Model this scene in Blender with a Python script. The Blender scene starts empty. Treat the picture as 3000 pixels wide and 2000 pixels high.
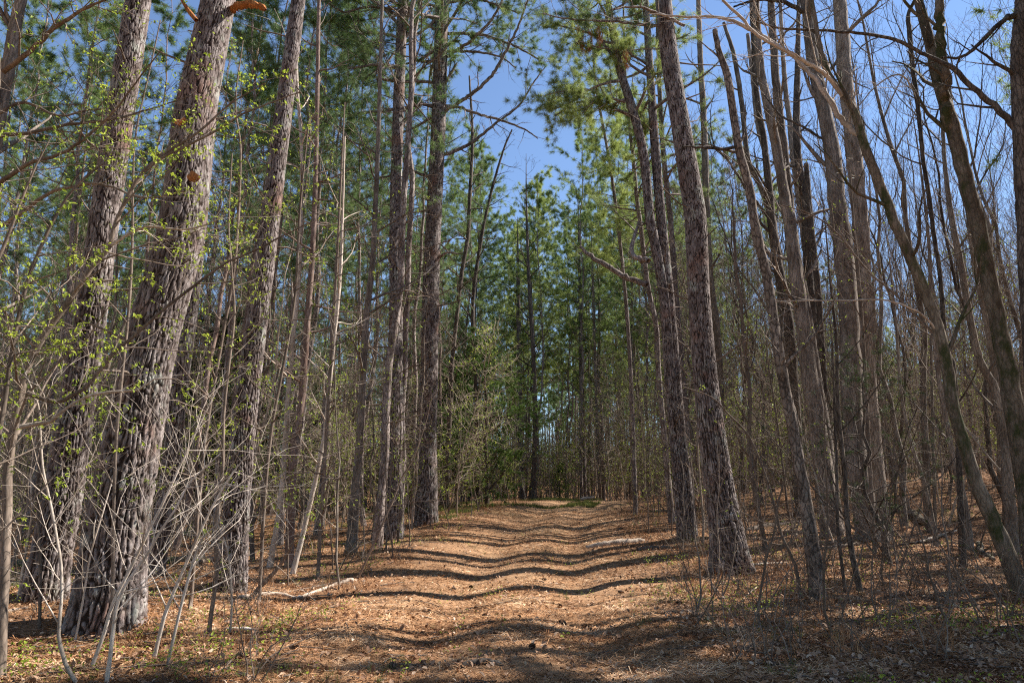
import bpy, math, random
import numpy as np
from mathutils import Vector

# ------------------------------------------------------------------ camera, sky, sun, exposure
SC = bpy.context.scene
PITCH = math.radians(13.5)
FPX = 2000.0                      # focal length in pixels of the 3000 px wide photograph
CAM = np.array([0.0, 0.0, 1.35])
cd = bpy.data.cameras.new("camera")
cam = bpy.data.objects.new("camera", cd)
SC.collection.objects.link(cam)
cam.location = CAM
cam.rotation_euler = (math.pi / 2 + PITCH, 0, 0)
cd.sensor_width = 36.0
cd.lens = 24.0
cd.clip_start = 0.05
cd.clip_end = 3000.0
SC.camera = cam

SUN_AZ = math.radians(71.0)       # from straight ahead towards the right
SUN_EL = math.radians(47.0)
W = bpy.data.worlds.new("World")
SC.world = W
W.use_nodes = True
wn = W.node_tree.nodes
wl = W.node_tree.links
sky = wn.new("ShaderNodeTexSky")
sky.sky_type = 'NISHITA'
sky.sun_disc = False
sky.sun_elevation = SUN_EL
sky.sun_rotation = SUN_AZ
sky.air_density = 1.0
sky.dust_density = 0.0
sky.ozone_density = 3.2
hs = wn.new('ShaderNodeHueSaturation'); hs.inputs['Saturation'].default_value = 1.0; hs.inputs['Hue'].default_value = 0.502
wl.new(sky.outputs[0], hs.inputs['Color']); wl.new(hs.outputs[0], wn["Background"].inputs[0])
wn["Background"].inputs[1].default_value = 0.078

sd = bpy.data.lights.new("sun", 'SUN')
sd.energy = 5.0
sd.angle = math.radians(0.5)
sd.color = (1.0, 0.94, 0.86)
sun = bpy.data.objects.new("sun", sd)
SC.collection.objects.link(sun)
S = Vector((math.sin(SUN_AZ) * math.cos(SUN_EL), math.cos(SUN_AZ) * math.cos(SUN_EL), math.sin(SUN_EL)))
sun.rotation_euler = S.to_track_quat('Z', 'Y').to_euler()
sun.location = (30, 12, 40)

SC.view_settings.view_transform = 'Standard'
SC.view_settings.look = 'None'
SC.view_settings.exposure = 1.4
SC.view_settings.gamma = 1.0
SC.cycles.max_bounces = 5
SC.cycles.diffuse_bounces = 4
SC.cycles.glossy_bounces = 1
SC.cycles.transmission_bounces = 3
SC.cycles.use_fast_gi = False
SC.cycles.use_denoising = False
SC.cycles.pixel_filter_type = 'BLACKMAN_HARRIS'
SC.cycles.filter_width = 1.15

rng = np.random.default_rng(7)
COL = SC.collection

# ------------------------------------------------------------------ objects and meshes
def tag(o, label=None, cat=None, group=None, kind=None):
    if label: o['label'] = label
    if cat: o['category'] = cat
    if group: o['group'] = group
    if kind: o['kind'] = kind
    return o

def thing(name, label, cat, loc=(0, 0, 0), rz=0.0, group=None):
    o = bpy.data.objects.new(name, None)
    o.empty_display_size = 0.3
    COL.objects.link(o)
    o.location = loc
    o.rotation_euler = (0, 0, rz)
    return tag(o, label, cat, group)

class MB:
    def __init__(s):
        s.v = []; s.f = []; s.n = 0; s.a = []
    def add(s, v, f, a=None):
        v = np.asarray(v, dtype=np.float32).reshape(-1, 3)
        f = np.asarray(f, dtype=np.int32)
        s.v.append(v); s.f.append(f + s.n); s.n += len(v)
        s.a.append(np.full(len(v), 0.5, np.float32) if a is None else np.asarray(a, np.float32).ravel())
    def build(s, name, mat, parent=None, off=(0, 0, 0), smooth=True):
        if not s.v: return None
        v = np.concatenate(s.v) - np.asarray(off, dtype=np.float32)
        me = bpy.data.meshes.new(name)
        me.vertices.add(len(v)); me.vertices.foreach_set('co', v.ravel())
        tot = sum(f.size for f in s.f)
        me.loops.add(tot)
        me.loops.foreach_set('vertex_index', np.concatenate([f.ravel() for f in s.f]))
        cnt = np.concatenate([np.full(len(f), f.shape[1], np.int32) for f in s.f])
        st = np.concatenate([[0], np.cumsum(cnt)[:-1]]).astype(np.int32)
        me.polygons.add(len(cnt))
        me.polygons.foreach_set('loop_start', st)
        if smooth: me.polygons.foreach_set('use_smooth', np.ones(len(cnt), dtype=bool))
        at = me.attributes.new('tint', 'FLOAT', 'POINT')
        at.data.foreach_set('value', np.concatenate(s.a))
        me.update(calc_edges=True)
        me.materials.append(mat)
        o = bpy.data.objects.new(name, me)
        COL.objects.link(o)
        if parent is not None: o.parent = parent
        return o

def norm(a):
    return a / np.maximum(np.linalg.norm(a, axis=-1, keepdims=True), 1e-9)

def tubes(mb, P, R, sides=5, tint=None):
    """P (n,m,3) polylines, R (n,m) radii."""
    P = np.asarray(P, float); R = np.asarray(R, float)
    if P.ndim == 2: P = P[None]
    if R.ndim == 1: R = R[None]
    n, m, _ = P.shape
    if n == 0: return
    T = np.empty_like(P)
    T[:, 1:-1] = P[:, 2:] - P[:, :-2]; T[:, 0] = P[:, 1] - P[:, 0]; T[:, -1] = P[:, -1] - P[:, -2]
    T = norm(T)
    main = norm(P[:, -1] - P[:, 0] + 1e-6)
    ref = np.where(np.abs(main[:, 2:3]) > 0.8, np.array([[1., 0, 0]]), np.array([[0, 0, 1.]]))
    U = norm(np.cross(T, ref[:, None, :]))
    V = np.cross(T, U)
    th = np.linspace(0, 2 * np.pi, sides, endpoint=False)
    ring = U[:, :, None, :] * np.cos(th)[None, None, :, None] + V[:, :, None, :] * np.sin(th)[None, None, :, None]
    vt = (P[:, :, None, :] + ring * R[:, :, None, None])
    idx = np.arange(n * m * sides).reshape(n, m, sides)
    a = idx[:, :-1, :]; b = np.roll(a, -1, axis=2); c = idx[:, 1:, :]; d = np.roll(c, -1, axis=2)
    f = np.stack([a, c, d, b], axis=-1).reshape(-1, 4)
    at = None if tint is None else np.repeat(np.asarray(tint, float), m * sides)
    base = mb.n
    mb.add(vt, f, at)
    if sides >= 4:                                    # end caps for the wide ones
        pass

def grow(P, R, n, t0, t1, ang, L, m, wig, up, rr, rg, jit=0.35, tip=0.25, env=None, angj=0.25, rmin=0.002):
    """children of every polyline: returns P (N*n,m,3), R"""
    N, M, _ = P.shape
    t = (np.arange(n)[None, :] + rg.random((N, n))) / n * (t1 - t0) + t0
    s = np.clip(t * (M - 1), 0, M - 1.001); i = s.astype(int); fr = (s - i)[..., None]
    I = np.arange(N)[:, None]
    p0 = P[I, i] * (1 - fr) + P[I, i + 1] * fr
    T = norm(P[I, i + 1] - P[I, i])
    r0 = R[I, i] * (1 - fr[..., 0]) + R[I, i + 1] * fr[..., 0]
    rv = rg.normal(size=T.shape)
    perp = norm(np.cross(T, rv))
    a = ang * (1 + angj * rg.normal(size=t.shape))[..., None]
    D = norm(T * np.cos(a) + perp * np.sin(a))
    LL = np.asarray(L, float)
    if LL.ndim == 1: LL = LL[:, None]
    LL = LL * np.clip(1 + jit * rg.normal(size=t.shape), 0.3, 2.0)
    if env is not None: LL = LL * env(t)
    D = D.reshape(-1, 3); p = p0.reshape(-1, 3); LL = np.broadcast_to(LL, t.shape).reshape(-1)
    rb = np.maximum(r0.reshape(-1) * rr, rmin)
    out = [p]
    for k in range(m - 1):
        D = norm(D + wig * rg.normal(size=D.shape) + np.array([0, 0, up]))
        p = p + D * (LL / (m - 1))[:, None]
        out.append(p)
    PP = np.stack(out, axis=1)
    RR = rb[:, None] * np.linspace(1, tip, m)[None, :]
    RR = np.maximum(RR, rmin * 0.6)
    return PP, RR, LL

def along(P, k, t0, t1, rg):
    """k random points on each polyline with tangents"""
    N, M, _ = P.shape
    t = rg.random((N, k)) * (t1 - t0) + t0
    s = np.clip(t * (M - 1), 0, M - 1.001); i = s.astype(int); fr = (s - i)[..., None]
    I = np.arange(N)[:, None]
    p = P[I, i] * (1 - fr) + P[I, i + 1] * fr
    T = norm(P[I, i + 1] - P[I, i])
    return p.reshape(-1, 3), T.reshape(-1, 3)

def needles(mb, C, T, k, ln, wd, rg, spread=0.9, droop=0.0):
    """tufts of k needles (narrow triangles) round each centre C pointing along T"""
    n = len(C)
    if n == 0: return
    d = norm(T[:, None, :] * (0.25 + 0.75 * rg.random((n, k, 1))) + spread * rg.normal(size=(n, k, 3)) * 0.8 + np.array([0, 0, -droop]))
    l = ln * (0.65 + 0.5 * rg.random((n, k, 1)))
    b = C[:, None, :] + 0.12 * ln * rg.normal(size=(n, k, 3))
    s = norm(np.cross(d, rg.normal(size=(n, k, 3)))) * wd * 0.5
    v = np.stack([b - s, b + s, b + d * l], axis=2)
    tt = np.repeat(np.clip(rg.normal(0.5, 0.2, n), 0, 1), k * 3)
    mb.add(v, np.arange(n * k * 3).reshape(-1, 3), tt)

def leaves(mb, C, T, ln, wd, rg, hang=0.5, spread=0.8):
    """folded pointed leaves (4 faces) at C"""
    n = len(C)
    if n == 0: return
    d = norm(T * 0.5 + spread * rg.normal(size=(n, 3)) + np.array([0, 0, -hang]))
    l = (ln * (0.5 + 0.8 * rg.random((n, 1))))
    s = norm(np.cross(d, np.array([0, 0, 1.0]) + 0.35 * rg.normal(size=(n, 3)))) * (wd / ln) * l * 0.5
    nn = norm(np.cross(s, d)) * l * 0.12
    base = C; m1 = C + d * l * 0.35; m2 = C + d * l * 0.72; tip = C + d * l
    v = np.stack([base, m1 - s + nn, m1, m1 + s + nn, m2 - s * .75 + nn, m2 - nn * .4, m2 + s * .75 + nn, tip - nn], axis=1)
    o = (np.arange(n) * 8)[:, None]
    tris = np.concatenate([o + np.array([[0, 1, 2]]), o + np.array([[0, 2, 3]]), o + np.array([[4, 7, 5]]), o + np.array([[5, 7, 6]])])
    quads = np.concatenate([o + np.array([[1, 4, 5, 2]]), o + np.array([[2, 5, 6, 3]])])
    tt = np.repeat(np.clip(rg.normal(0.5, 0.22, n), 0, 1), 8)
    b = mb.n
    mb.add(v, tris, tt)
    mb.f.append(quads.astype(np.int32) + b)

# ------------------------------------------------------------------ noise in numpy
def _h(ix, iy, iz=0, s=0):
    n = (ix.astype(np.int64) * 374761393 + iy.astype(np.int64) * 668265263 + np.asarray(iz).astype(np.int64) * 2147483647 + s * 974634777)
    n = (n ^ (n >> 13)) * 1274126177
    n = n ^ (n >> 16)
    return (n & 0xFFFFFF) / float(0xFFFFFF)

def vnoise(x, y, s=0):
    ix = np.floor(x); iy = np.floor(y); fx = x - ix; fy = y - iy
    fx = fx * fx * (3 - 2 * fx); fy = fy * fy * (3 - 2 * fy)
    a = _h(ix, iy, 0, s); b = _h(ix + 1, iy, 0, s); c = _h(ix, iy + 1, 0, s); d = _h(ix + 1, iy + 1, 0, s)
    return (a * (1 - fx) + b * fx) * (1 - fy) + (c * (1 - fx) + d * fx) * fy - 0.5

def cells(u, v, nu, s=0):
    """distance between first and second nearest jittered cell point; u wraps after nu"""
    iu = np.floor(u); iv = np.floor(v)
    f1 = np.full(u.shape, 9.0); f2 = np.full(u.shape, 9.0); idv = np.zeros(u.shape)
    for a in (-1, 0, 1):
        for b in (-1, 0, 1):
            cu = iu + a; cv = iv + b
            w = np.mod(cu, nu)
            px = cu + 0.1 + 0.8 * _h(w, cv, 0, s); py = cv + 0.1 + 0.8 * _h(w, cv, 1, s)
            d = np.hypot(u - px, v - py)
            hid = _h(w, cv, 2, s)
            new = d < f1
            f2 = np.where(new, f1, np.minimum(f2, d)); idv = np.where(new, hid, idv); f1 = np.where(new, d, f1)
    return f2 - f1, idv

def sst(x, a, b):
    t = np.clip((x - a) / (b - a), 0, 1)
    return t * t * (3 - 2 * t)

# ------------------------------------------------------------------ terrain
def path_x(y):
    y = np.asarray(y, float)
    q = np.maximum(y - 12.8, 0)
    return 0.2 + (y - 12.8) * 0.05 + 0.004 * np.minimum(q, 30) ** 2

MOUNDS = [(-4.8, 8.6, .75), (-6.4, 9.8, .6), (-6.5, 13.0, .45), (-4.7, 11.9, .55), (-3.4, 20.1, .55), (-2.9, 23.9, .7), (4.3, 13.9, .7), (4.7, 19.1, .5), (5.0, 19.8, .5), (8.9, 17.5, .8), (4.6, 10.9, .35), (9.4, 18.2, .7)]

def height(x, y):
    x = np.asarray(x, float); y = np.asarray(y, float)
    z = 1.72 * sst(y, 9, 42) - 0.45 * sst(y, 43, 60) + 6.5 * sst(y, 60, 130)
    k = sst(y, 10, 30)
    side = x - path_x(np.minimum(y, 42))
    z = z + k * 0.085 * np.clip(side - 3.0, 0, 40) * (1 - 0.4 * sst(y, 45, 90))
    z = z - k * 0.055 * np.clip(-side - 2.5, 0, 16)
    inpath = np.exp(-(np.abs(side) / 3.2) ** 4)
    rut = np.exp(-((side - 0.95) / 0.55) ** 2) + np.exp(-((side + 0.95) / 0.55) ** 2)
    z = z - (0.13 - 0.05 * sst(y, 24, 38)) * rut * (1 - sst(y, 44, 50)) * sst(y, 3, 9) - 0.05 * inpath
    z = z + 0.13 * np.exp(-((side + 3.0) / 1.0) ** 2) * sst(y, 12, 17) * (1 - sst(y, 28, 38))
    z = z + 0.10 * np.exp(-((side - 3.0) / 1.0) ** 2) * sst(y, 12, 17) * (1 - sst(y, 28, 38))
    rough = 1 - 0.88 * inpath
    z = z + rough * (0.22 * vnoise(x / 3.1, y / 3.1, 1) + 0.10 * vnoise(x / 1.1 + 9, y / 1.1, 2)) + (0.01 + 0.02 * rough) * vnoise(x / 0.4, y / 0.4, 3) + (0.006 + 0.05 * rough) * vnoise(x / 1.6, y / 1.6, 5)
    for mx, my, mr in MOUNDS:
        z = z + 0.11 * np.exp(-((x - mx) ** 2 + (y - my) ** 2) / (mr * mr))
    z = z + 5.0 * vnoise(x / 160 + 3, y / 160, 4) * sst(np.hypot(x, y), 90, 260)
    return z

def hz(x, y):
    return float(height(np.array([x]), np.array([y]))[0])

def ray(px, py):
    a = (px - 1500) / FPX; b = (1000 - py) / FPX
    c, s = math.cos(PITCH), math.sin(PITCH)
    return np.array([a, c - b * s, s + b * c])

def at(px, py, Y):
    d = ray(px, py)
    return CAM + d * (Y / d[1])

def depth_of(px, py, Y):
    return Y / ray(px, py)[1]

def ground_hit(px, py, far=70.0):
    d = ray(px, py)
    Y = np.arange(3.0, far, 0.05)
    P = CAM[None] + d[None] * (Y / d[1])[:, None]
    below = P[:, 2] < height(P[:, 0], P[:, 1])
    return float(Y[np.argmax(below)]) if below.any() else None

# ------------------------------------------------------------------ materials
def mat(name):
    m = bpy.data.materials.new(name); m.use_nodes = True
    nt = m.node_tree
    for n in list(nt.nodes): nt.nodes.remove(n)
    out = nt.nodes.new('ShaderNodeOutputMaterial')
    bs = nt.nodes.new('ShaderNodeBsdfPrincipled')
    nt.links.new(bs.outputs[0], out.inputs[0])
    bs.inputs['Roughness'].default_value = 0.9
    bs.inputs['Specular IOR Level'].default_value = 0.15
    return m, nt, bs, out

def N(nt, t, **kw):
    n = nt.nodes.new(t)
    for k, v in kw.items(): setattr(n, k, v)
    return n

def coords(nt, scale=(1, 1, 1), kind='Object'):
    tc = N(nt, 'ShaderNodeTexCoord'); mp = N(nt, 'ShaderNodeMapping')
    mp.inputs['Scale'].default_value = scale
    nt.links.new(tc.outputs[kind], mp.inputs[0])
    return mp.outputs[0]

def noise(nt, vec, scale, detail=3, rough=0.6):
    n = N(nt, 'ShaderNodeTexNoise'); n.inputs['Scale'].default_value = scale
    n.inputs['Detail'].default_value = detail; n.inputs['Roughness'].default_value = rough
    nt.links.new(vec, n.inputs['Vector'])
    return n.outputs['Fac']

def ramp(nt, fac, stops):
    r = N(nt, 'ShaderNodeValToRGB')
    e = r.color_ramp.elements
    while len(e) < len(stops): e.new(0.5)
    for k, (p, c) in enumerate(stops):
        e[k].position = p; e[k].color = (c[0], c[1], c[2], 1)
    nt.links.new(fac, r.inputs[0])
    return r.outputs[0]

def mix(nt, fac, a, b, mode='MIX'):
    m = N(nt, 'ShaderNodeMix', data_type='RGBA', blend_type=mode)
    for sock, v in ((m.inputs[0], fac), (m.inputs[6], a), (m.inputs[7], b)):
        if isinstance(v, (int, float)): sock.default_value = v
        elif isinstance(v, tuple): sock.default_value = (v[0], v[1], v[2], 1)
        else: nt.links.new(v, sock)
    return m.outputs[2]

def bump(nt, h, bs, strength=0.5, dist=0.02):
    b = N(nt, 'ShaderNodeBump'); b.inputs['Strength'].default_value = strength
    b.inputs['Distance'].default_value = dist
    nt.links.new(h, b.inputs['Height']); nt.links.new(b.outputs[0], bs.inputs['Normal'])

def attr(nt, name='tint'):
    a = N(nt, 'ShaderNodeAttribute', attribute_name=name)
    return a.outputs['Fac']

def m_pine_hero():
    m, nt, bs, _ = mat('pine_bark_plates')
    v = coords(nt, (1, 1, 1))
    n1 = noise(nt, coords(nt, (9, 9, 4)), 1.0, 4)
    n2 = noise(nt, coords(nt, (60, 60, 25)), 1.0, 3)
    plate = ramp(nt, n1, [(0.3, (0.10, 0.076, 0.067)), (0.5, (0.21, 0.174, 0.16)), (0.7, (0.40, 0.36, 0.34))])
    plate = mix(nt, 0.5, plate, ramp(nt, n2, [(0.3, (0.45, 0.4, 0.4)), (0.7, (1, 1, 1))]), 'MULTIPLY')
    lich = ramp(nt, noise(nt, coords(nt, (3.1, 3.1, 2.1)), 1.0, 5, 0.7), [(0.56, (0, 0, 0)), (0.66, (0.55, 0.55, 0.55))])
    plate = mix(nt, lich, plate, (0.42, 0.45, 0.39))
    red = ramp(nt, noise(nt, v, 1.3, 2), [(0.56, (0, 0, 0)), (0.68, (1, 1, 1))])
    plate = mix(nt, red, plate, mix(nt, 0.5, plate, (0.24, 0.12, 0.08)))
    f = ramp(nt, attr(nt), [(0.15, (0, 0, 0)), (0.75, (1, 1, 1))])
    c = mix(nt, f, (0.028, 0.018, 0.014), plate)
    nt.links.new(c, bs.inputs['Base Color'])
    bump(nt, n2, bs, 0.7, 0.01)
    return m

def m_bark(name, dark, mid, light, su=14, sv=4, moss=None, bumpd=0.012, blot=0.5):
    m, nt, bs, _ = mat(name)
    vo = N(nt, 'ShaderNodeTexVoronoi', feature='DISTANCE_TO_EDGE'); vo.inputs['Scale'].default_value = 1.0
    wv = N(nt, 'ShaderNodeVectorMath', operation='ADD')
    nn = N(nt, 'ShaderNodeTexNoise'); nn.inputs['Scale'].default_value = 3.0
    base = coords(nt, (su, su, sv))
    nt.links.new(base, nn.inputs['Vector'])
    sc = N(nt, 'ShaderNodeVectorMath', operation='SCALE'); sc.inputs[3].default_value = 0.5
    nt.links.new(nn.outputs['Color'], sc.inputs[0]); nt.links.new(base, wv.inputs[0]); nt.links.new(sc.outputs[0], wv.inputs[1])
    nt.links.new(wv.outputs[0], vo.inputs['Vector'])
    e = vo.outputs['Distance']
    n1 = noise(nt, coords(nt, (5, 5, 1.6)), 1.0, 4)
    body = ramp(nt, n1, [(0.34, mid), (0.66, light)])
    f = ramp(nt, e, [(0.0, (0, 0, 0)), (0.16, (1, 1, 1))])
    f = mix(nt, blot, (1, 1, 1), f)
    c = mix(nt, f, dark, body)
    oi = N(nt, 'ShaderNodeObjectInfo')
    c = mix(nt, 1.0, c, ramp(nt, oi.outputs['Random'], [(0.0, (0.72, 0.70, 0.68)), (1.0, (1.2, 1.15, 1.1))]), 'MULTIPLY')
    if moss:
        mo = ramp(nt, noise(nt, coords(nt, (3, 3, 1.4)), 1.0, 4, 0.7), [(0.5, (0, 0, 0)), (0.62, (1, 1, 1))])
        c = mix(nt, mo, c, moss)
    nt.links.new(c, bs.inputs['Base Color'])
    bump(nt, e, bs, 0.7, bumpd)
    return m

def m_leafy(name, a, b, trans=0.35, gloss=0.4, spec=0.2):
    m, nt, bs, out = mat(name)
    oi = N(nt, 'ShaderNodeObjectInfo')
    c = ramp(nt, attr(nt), [(0.0, a), (1.0, b)])
    c = mix(nt, 1.0, c, ramp(nt, oi.outputs['Random'], [(0.0, (0.75, 0.8, 0.8)), (1.0, (1.2, 1.15, 1.0))]), 'MULTIPLY')
    nt.links.new(c, bs.inputs['Base Color'])
    bs.inputs['Roughness'].default_value = gloss
    bs.inputs['Specular IOR Level'].default_value = spec
    tr = N(nt, 'ShaderNodeBsdfTranslucent'); nt.links.new(c, tr.inputs['Color'])
    ms = N(nt, 'ShaderNodeMixShader'); ms.inputs[0].default_value = trans
    nt.links.new(bs.outputs[0], ms.inputs[1]); nt.links.new(tr.outputs[0], ms.inputs[2])
    nt.links.new(ms.outputs[0], out.inputs[0])
    return m

def m_ground():
    m, nt, bs, _ = mat('pine_straw_ground')
    big = noise(nt, coords(nt, (0.35, 0.35, 0.35)), 1.0, 4)
    med = noise(nt, coords(nt, (2.6, 2.6, 2.6)), 1.0, 5, 0.7)
    fin = noise(nt, coords(nt, (22, 22, 22)), 1.0, 5, 0.75)
    st = noise(nt, coords(nt, (14, 55, 10)), 1.0, 3, 0.7)
    c = ramp(nt, fin, [(0.28, (0.05, 0.022, 0.01)), (0.45, (0.19, 0.095, 0.046)), (0.6, (0.36, 0.205, 0.108)), (0.74, (0.57, 0.38, 0.23))])
    c = mix(nt, 1.0, c, ramp(nt, med, [(0.3, (0.55, 0.5, 0.46)), (0.68, (1.3, 1.26, 1.22))]), 'MULTIPLY')
    c = mix(nt, ramp(nt, st, [(0.5, (0, 0, 0)), (0.7, (1, 1, 1))]), c, (0.30, 0.17, 0.10))
    gr = ramp(nt, big, [(0.52, (0, 0, 0)), (0.68, (0.5, 0.5, 0.5))])
    c = mix(nt, gr, c, mix(nt, fin, (0.05, 0.06, 0.02), (0.24, 0.17, 0.09)))
    c = mix(nt, attr(nt), c, mix(nt, 0.4, c, (0.54, 0.34, 0.19)))
    nt.links.new(c, bs.inputs['Base Color'])
    ad = N(nt, 'ShaderNodeMath', operation='ADD'); nt.links.new(fin, ad.inputs[0]); nt.links.new(st, ad.inputs[1])
    bump(nt, ad.outputs[0], bs, 0.9, 0.03)
    return m

def m_var(name, stops, rough=0.85, trans=0.0):
    m, nt, bs, out = mat(name)
    c = ramp(nt, attr(nt), stops)
    nt.links.new(c, bs.inputs['Base Color']); bs.inputs['Roughness'].default_value = rough
    return m

M_HERO = m_pine_hero()
M_PINE = m_bark('pine_bark', (0.03, 0.02, 0.016), (0.14, 0.11, 0.098), (0.37, 0.325, 0.305), 16, 5, blot=0.8)
M_REDPINE = m_bark('red_pine_bark', (0.045, 0.024, 0.018), (0.15, 0.10, 0.082), (0.30, 0.235, 0.205), 20, 6)
M_LITBRUSH = m_bark('lit_brush_bark', (0.09, 0.07, 0.055), (0.27, 0.215, 0.165), (0.46, 0.39, 0.32), 30, 6, blot=0.4, bumpd=0.002)  # paler than twig bark: sunlight on thicket stems put into the colour
M_GREY = m_bark('grey_hardwood_bark', (0.04, 0.032, 0.025), (0.13, 0.105, 0.085), (0.32, 0.28, 0.24), 26, 3, blot=0.65, bumpd=0.01)
M_POPLAR = m_bark('tulip_tree_bark', (0.035, 0.027, 0.021), (0.15, 0.118, 0.096), (0.40, 0.345, 0.3), 34, 2.2, blot=0.7, bumpd=0.02)
M_PATCHY = m_bark('patchy_flaking_bark', (0.03, 0.022, 0.018), (0.11, 0.085, 0.07), (0.34, 0.29, 0.25), 16, 6, blot=0.9, bumpd=0.02)
M_MOSSY = m_bark('mossy_dark_bark', (0.04, 0.03, 0.022), (0.10, 0.08, 0.06), (0.22, 0.19, 0.15), 18, 4, moss=(0.05, 0.055, 0.022), blot=0.6)
M_DARK = m_bark('dark_bark', (0.02, 0.016, 0.013), (0.075, 0.058, 0.047), (0.19, 0.16, 0.135), 20, 4, blot=0.8, bumpd=0.02)
M_PALE = m_bark('pale_sapling_bark', (0.22, 0.18, 0.14), (0.34, 0.28, 0.22), (0.66, 0.60, 0.54), 30, 6, blot=0.5, bumpd=0.004)
M_TWIG = m_bark('twig_bark', (0.035, 0.027, 0.022), (0.115, 0.09, 0.072), (0.25, 0.205, 0.17), 30, 6, blot=0.5, bumpd=0.002)
M_TWIGDK = m_bark('dark_twig_bark', (0.05, 0.038, 0.03), (0.12, 0.09, 0.07), (0.22, 0.175, 0.14), 30, 6, blot=0.2, bumpd=0.002)
M_ORANGE = m_bark('rotten_orange_wood', (0.10, 0.03, 0.01), (0.36, 0.13, 0.04), (0.52, 0.25, 0.10), 30, 3, blot=0.6)
M_LOG = m_bark('weathered_log_wood', (0.12, 0.08, 0.06), (0.33, 0.26, 0.2), (0.55, 0.47, 0.39), 20, 20, blot=0.4)
M_NEEDLE = m_leafy('pine_needles', (0.07, 0.125, 0.04), (0.24, 0.33, 0.11), 0.4, 0.55, 0.22)
M_NEEDLEY = m_leafy('yellow_green_needles', (0.15, 0.21, 0.05), (0.42, 0.48, 0.16), 0.42, 0.55, 0.2)
M_NEEDLEC = m_leafy('mid_green_needles', (0.10, 0.16, 0.05), (0.34, 0.42, 0.14), 0.45, 0.6, 0.15)
M_NEEDLEB = m_leafy('blue_green_needles', (0.07, 0.125, 0.05), (0.22, 0.31, 0.12), 0.35, 0.55, 0.25)
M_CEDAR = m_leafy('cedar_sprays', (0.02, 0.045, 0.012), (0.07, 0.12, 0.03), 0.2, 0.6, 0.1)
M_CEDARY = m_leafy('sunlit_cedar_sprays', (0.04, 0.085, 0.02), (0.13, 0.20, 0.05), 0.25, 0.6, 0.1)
M_BUD = m_leafy('young_leaves', (0.14, 0.22, 0.02), (0.44, 0.52, 0.08), 0.45, 0.5, 0.2)
M_DEADN = m_leafy('dead_needles', (0.25, 0.09, 0.03), (0.45, 0.2, 0.08), 0.2, 0.7, 0.1)
M_GRASS = m_leafy('grass', (0.08, 0.10, 0.03), (0.22, 0.25, 0.08), 0.3, 0.6, 0.1)
M_STRAW = m_var('fallen_needles', [(0.0, (0.11, 0.045, 0.02)), (0.45, (0.33, 0.165, 0.075)), (0.8, (0.55, 0.32, 0.165)), (1.0, (0.70, 0.50, 0.32))])
M_DLEAF = m_var('dead_leaves', [(0.0, (0.10, 0.05, 0.03)), (0.45, (0.27, 0.15, 0.09)), (0.75, (0.43, 0.28, 0.18)), (1.0, (0.60, 0.46, 0.34))], 0.7)
M_CONE = m_var('pine_cone_scales', [(0.0, (0.05, 0.03, 0.02)), (1.0, (0.20, 0.13, 0.09))])
M_PETAL = m_var('white_petals', [(0.0, (0.7, 0.7, 0.62)), (1.0, (0.85, 0.85, 0.78))])
M_GROUND = m_ground()

# ------------------------------------------------------------------ ground
def make_ground():
    def axis(a, b, fine, d0, g):
        out = list(np.arange(a, b, fine)); x = b; d = d0
        while x < 900: out.append(x); d *= g; x += d
        return np.array(out)
    xr = axis(0, 9, 0.1, 0.12, 1.035)
    xs = np.concatenate([-xr[:0:-1], xr])
    ya = axis(3, 24, 0.09, 0.1, 1.03)
    yb = -axis(0, 2, 0.5, 0.6, 1.15)[::-1] + 2.6
    ys = np.concatenate([yb, ya])
    X, Y = np.meshgrid(xs, ys)
    Z = height(X, Y)
    V = np.stack([X, Y, Z], -1).reshape(-1, 3)
    nx = len(xs); ny = len(ys)
    I = np.arange(nx * ny).reshape(ny, nx)
    F = np.stack([I[:-1, :-1], I[:-1, 1:], I[1:, 1:], I[1:, :-1]], -1).reshape(-1, 4)
    sd_ = np.abs(X - path_x(Y)); tn = np.clip(np.exp(-(sd_ / 2.4) ** 4) + 0.5 * vnoise(X / 1.3, Y / 1.3, 41), 0, 1) * (Y < 46)
    mb = MB(); mb.add(V, F, tn)
    o = mb.build('ground', M_GROUND)
    tag(o, kind='structure')
make_ground()

def scatter(n, y0, y1, rg, pw=2.0, margin=1.0):
    """random ground points inside (a little more than) the view, denser near the camera"""
    u = rg.random(n)
    y = y0 * (y1 / y0) ** (u ** 0.9) if pw == 2.0 else y0 + (y1 - y0) * u
    x = (rg.random(n) * 2 - 1) * (y * 0.78 + margin)
    return x, y

def flat_dirs(n, rg, tilt=0.25):
    a = rg.random(n) * 2 * np.pi
    return norm(np.stack([np.cos(a), np.sin(a), tilt * rg.normal(size=n)], -1))

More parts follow.
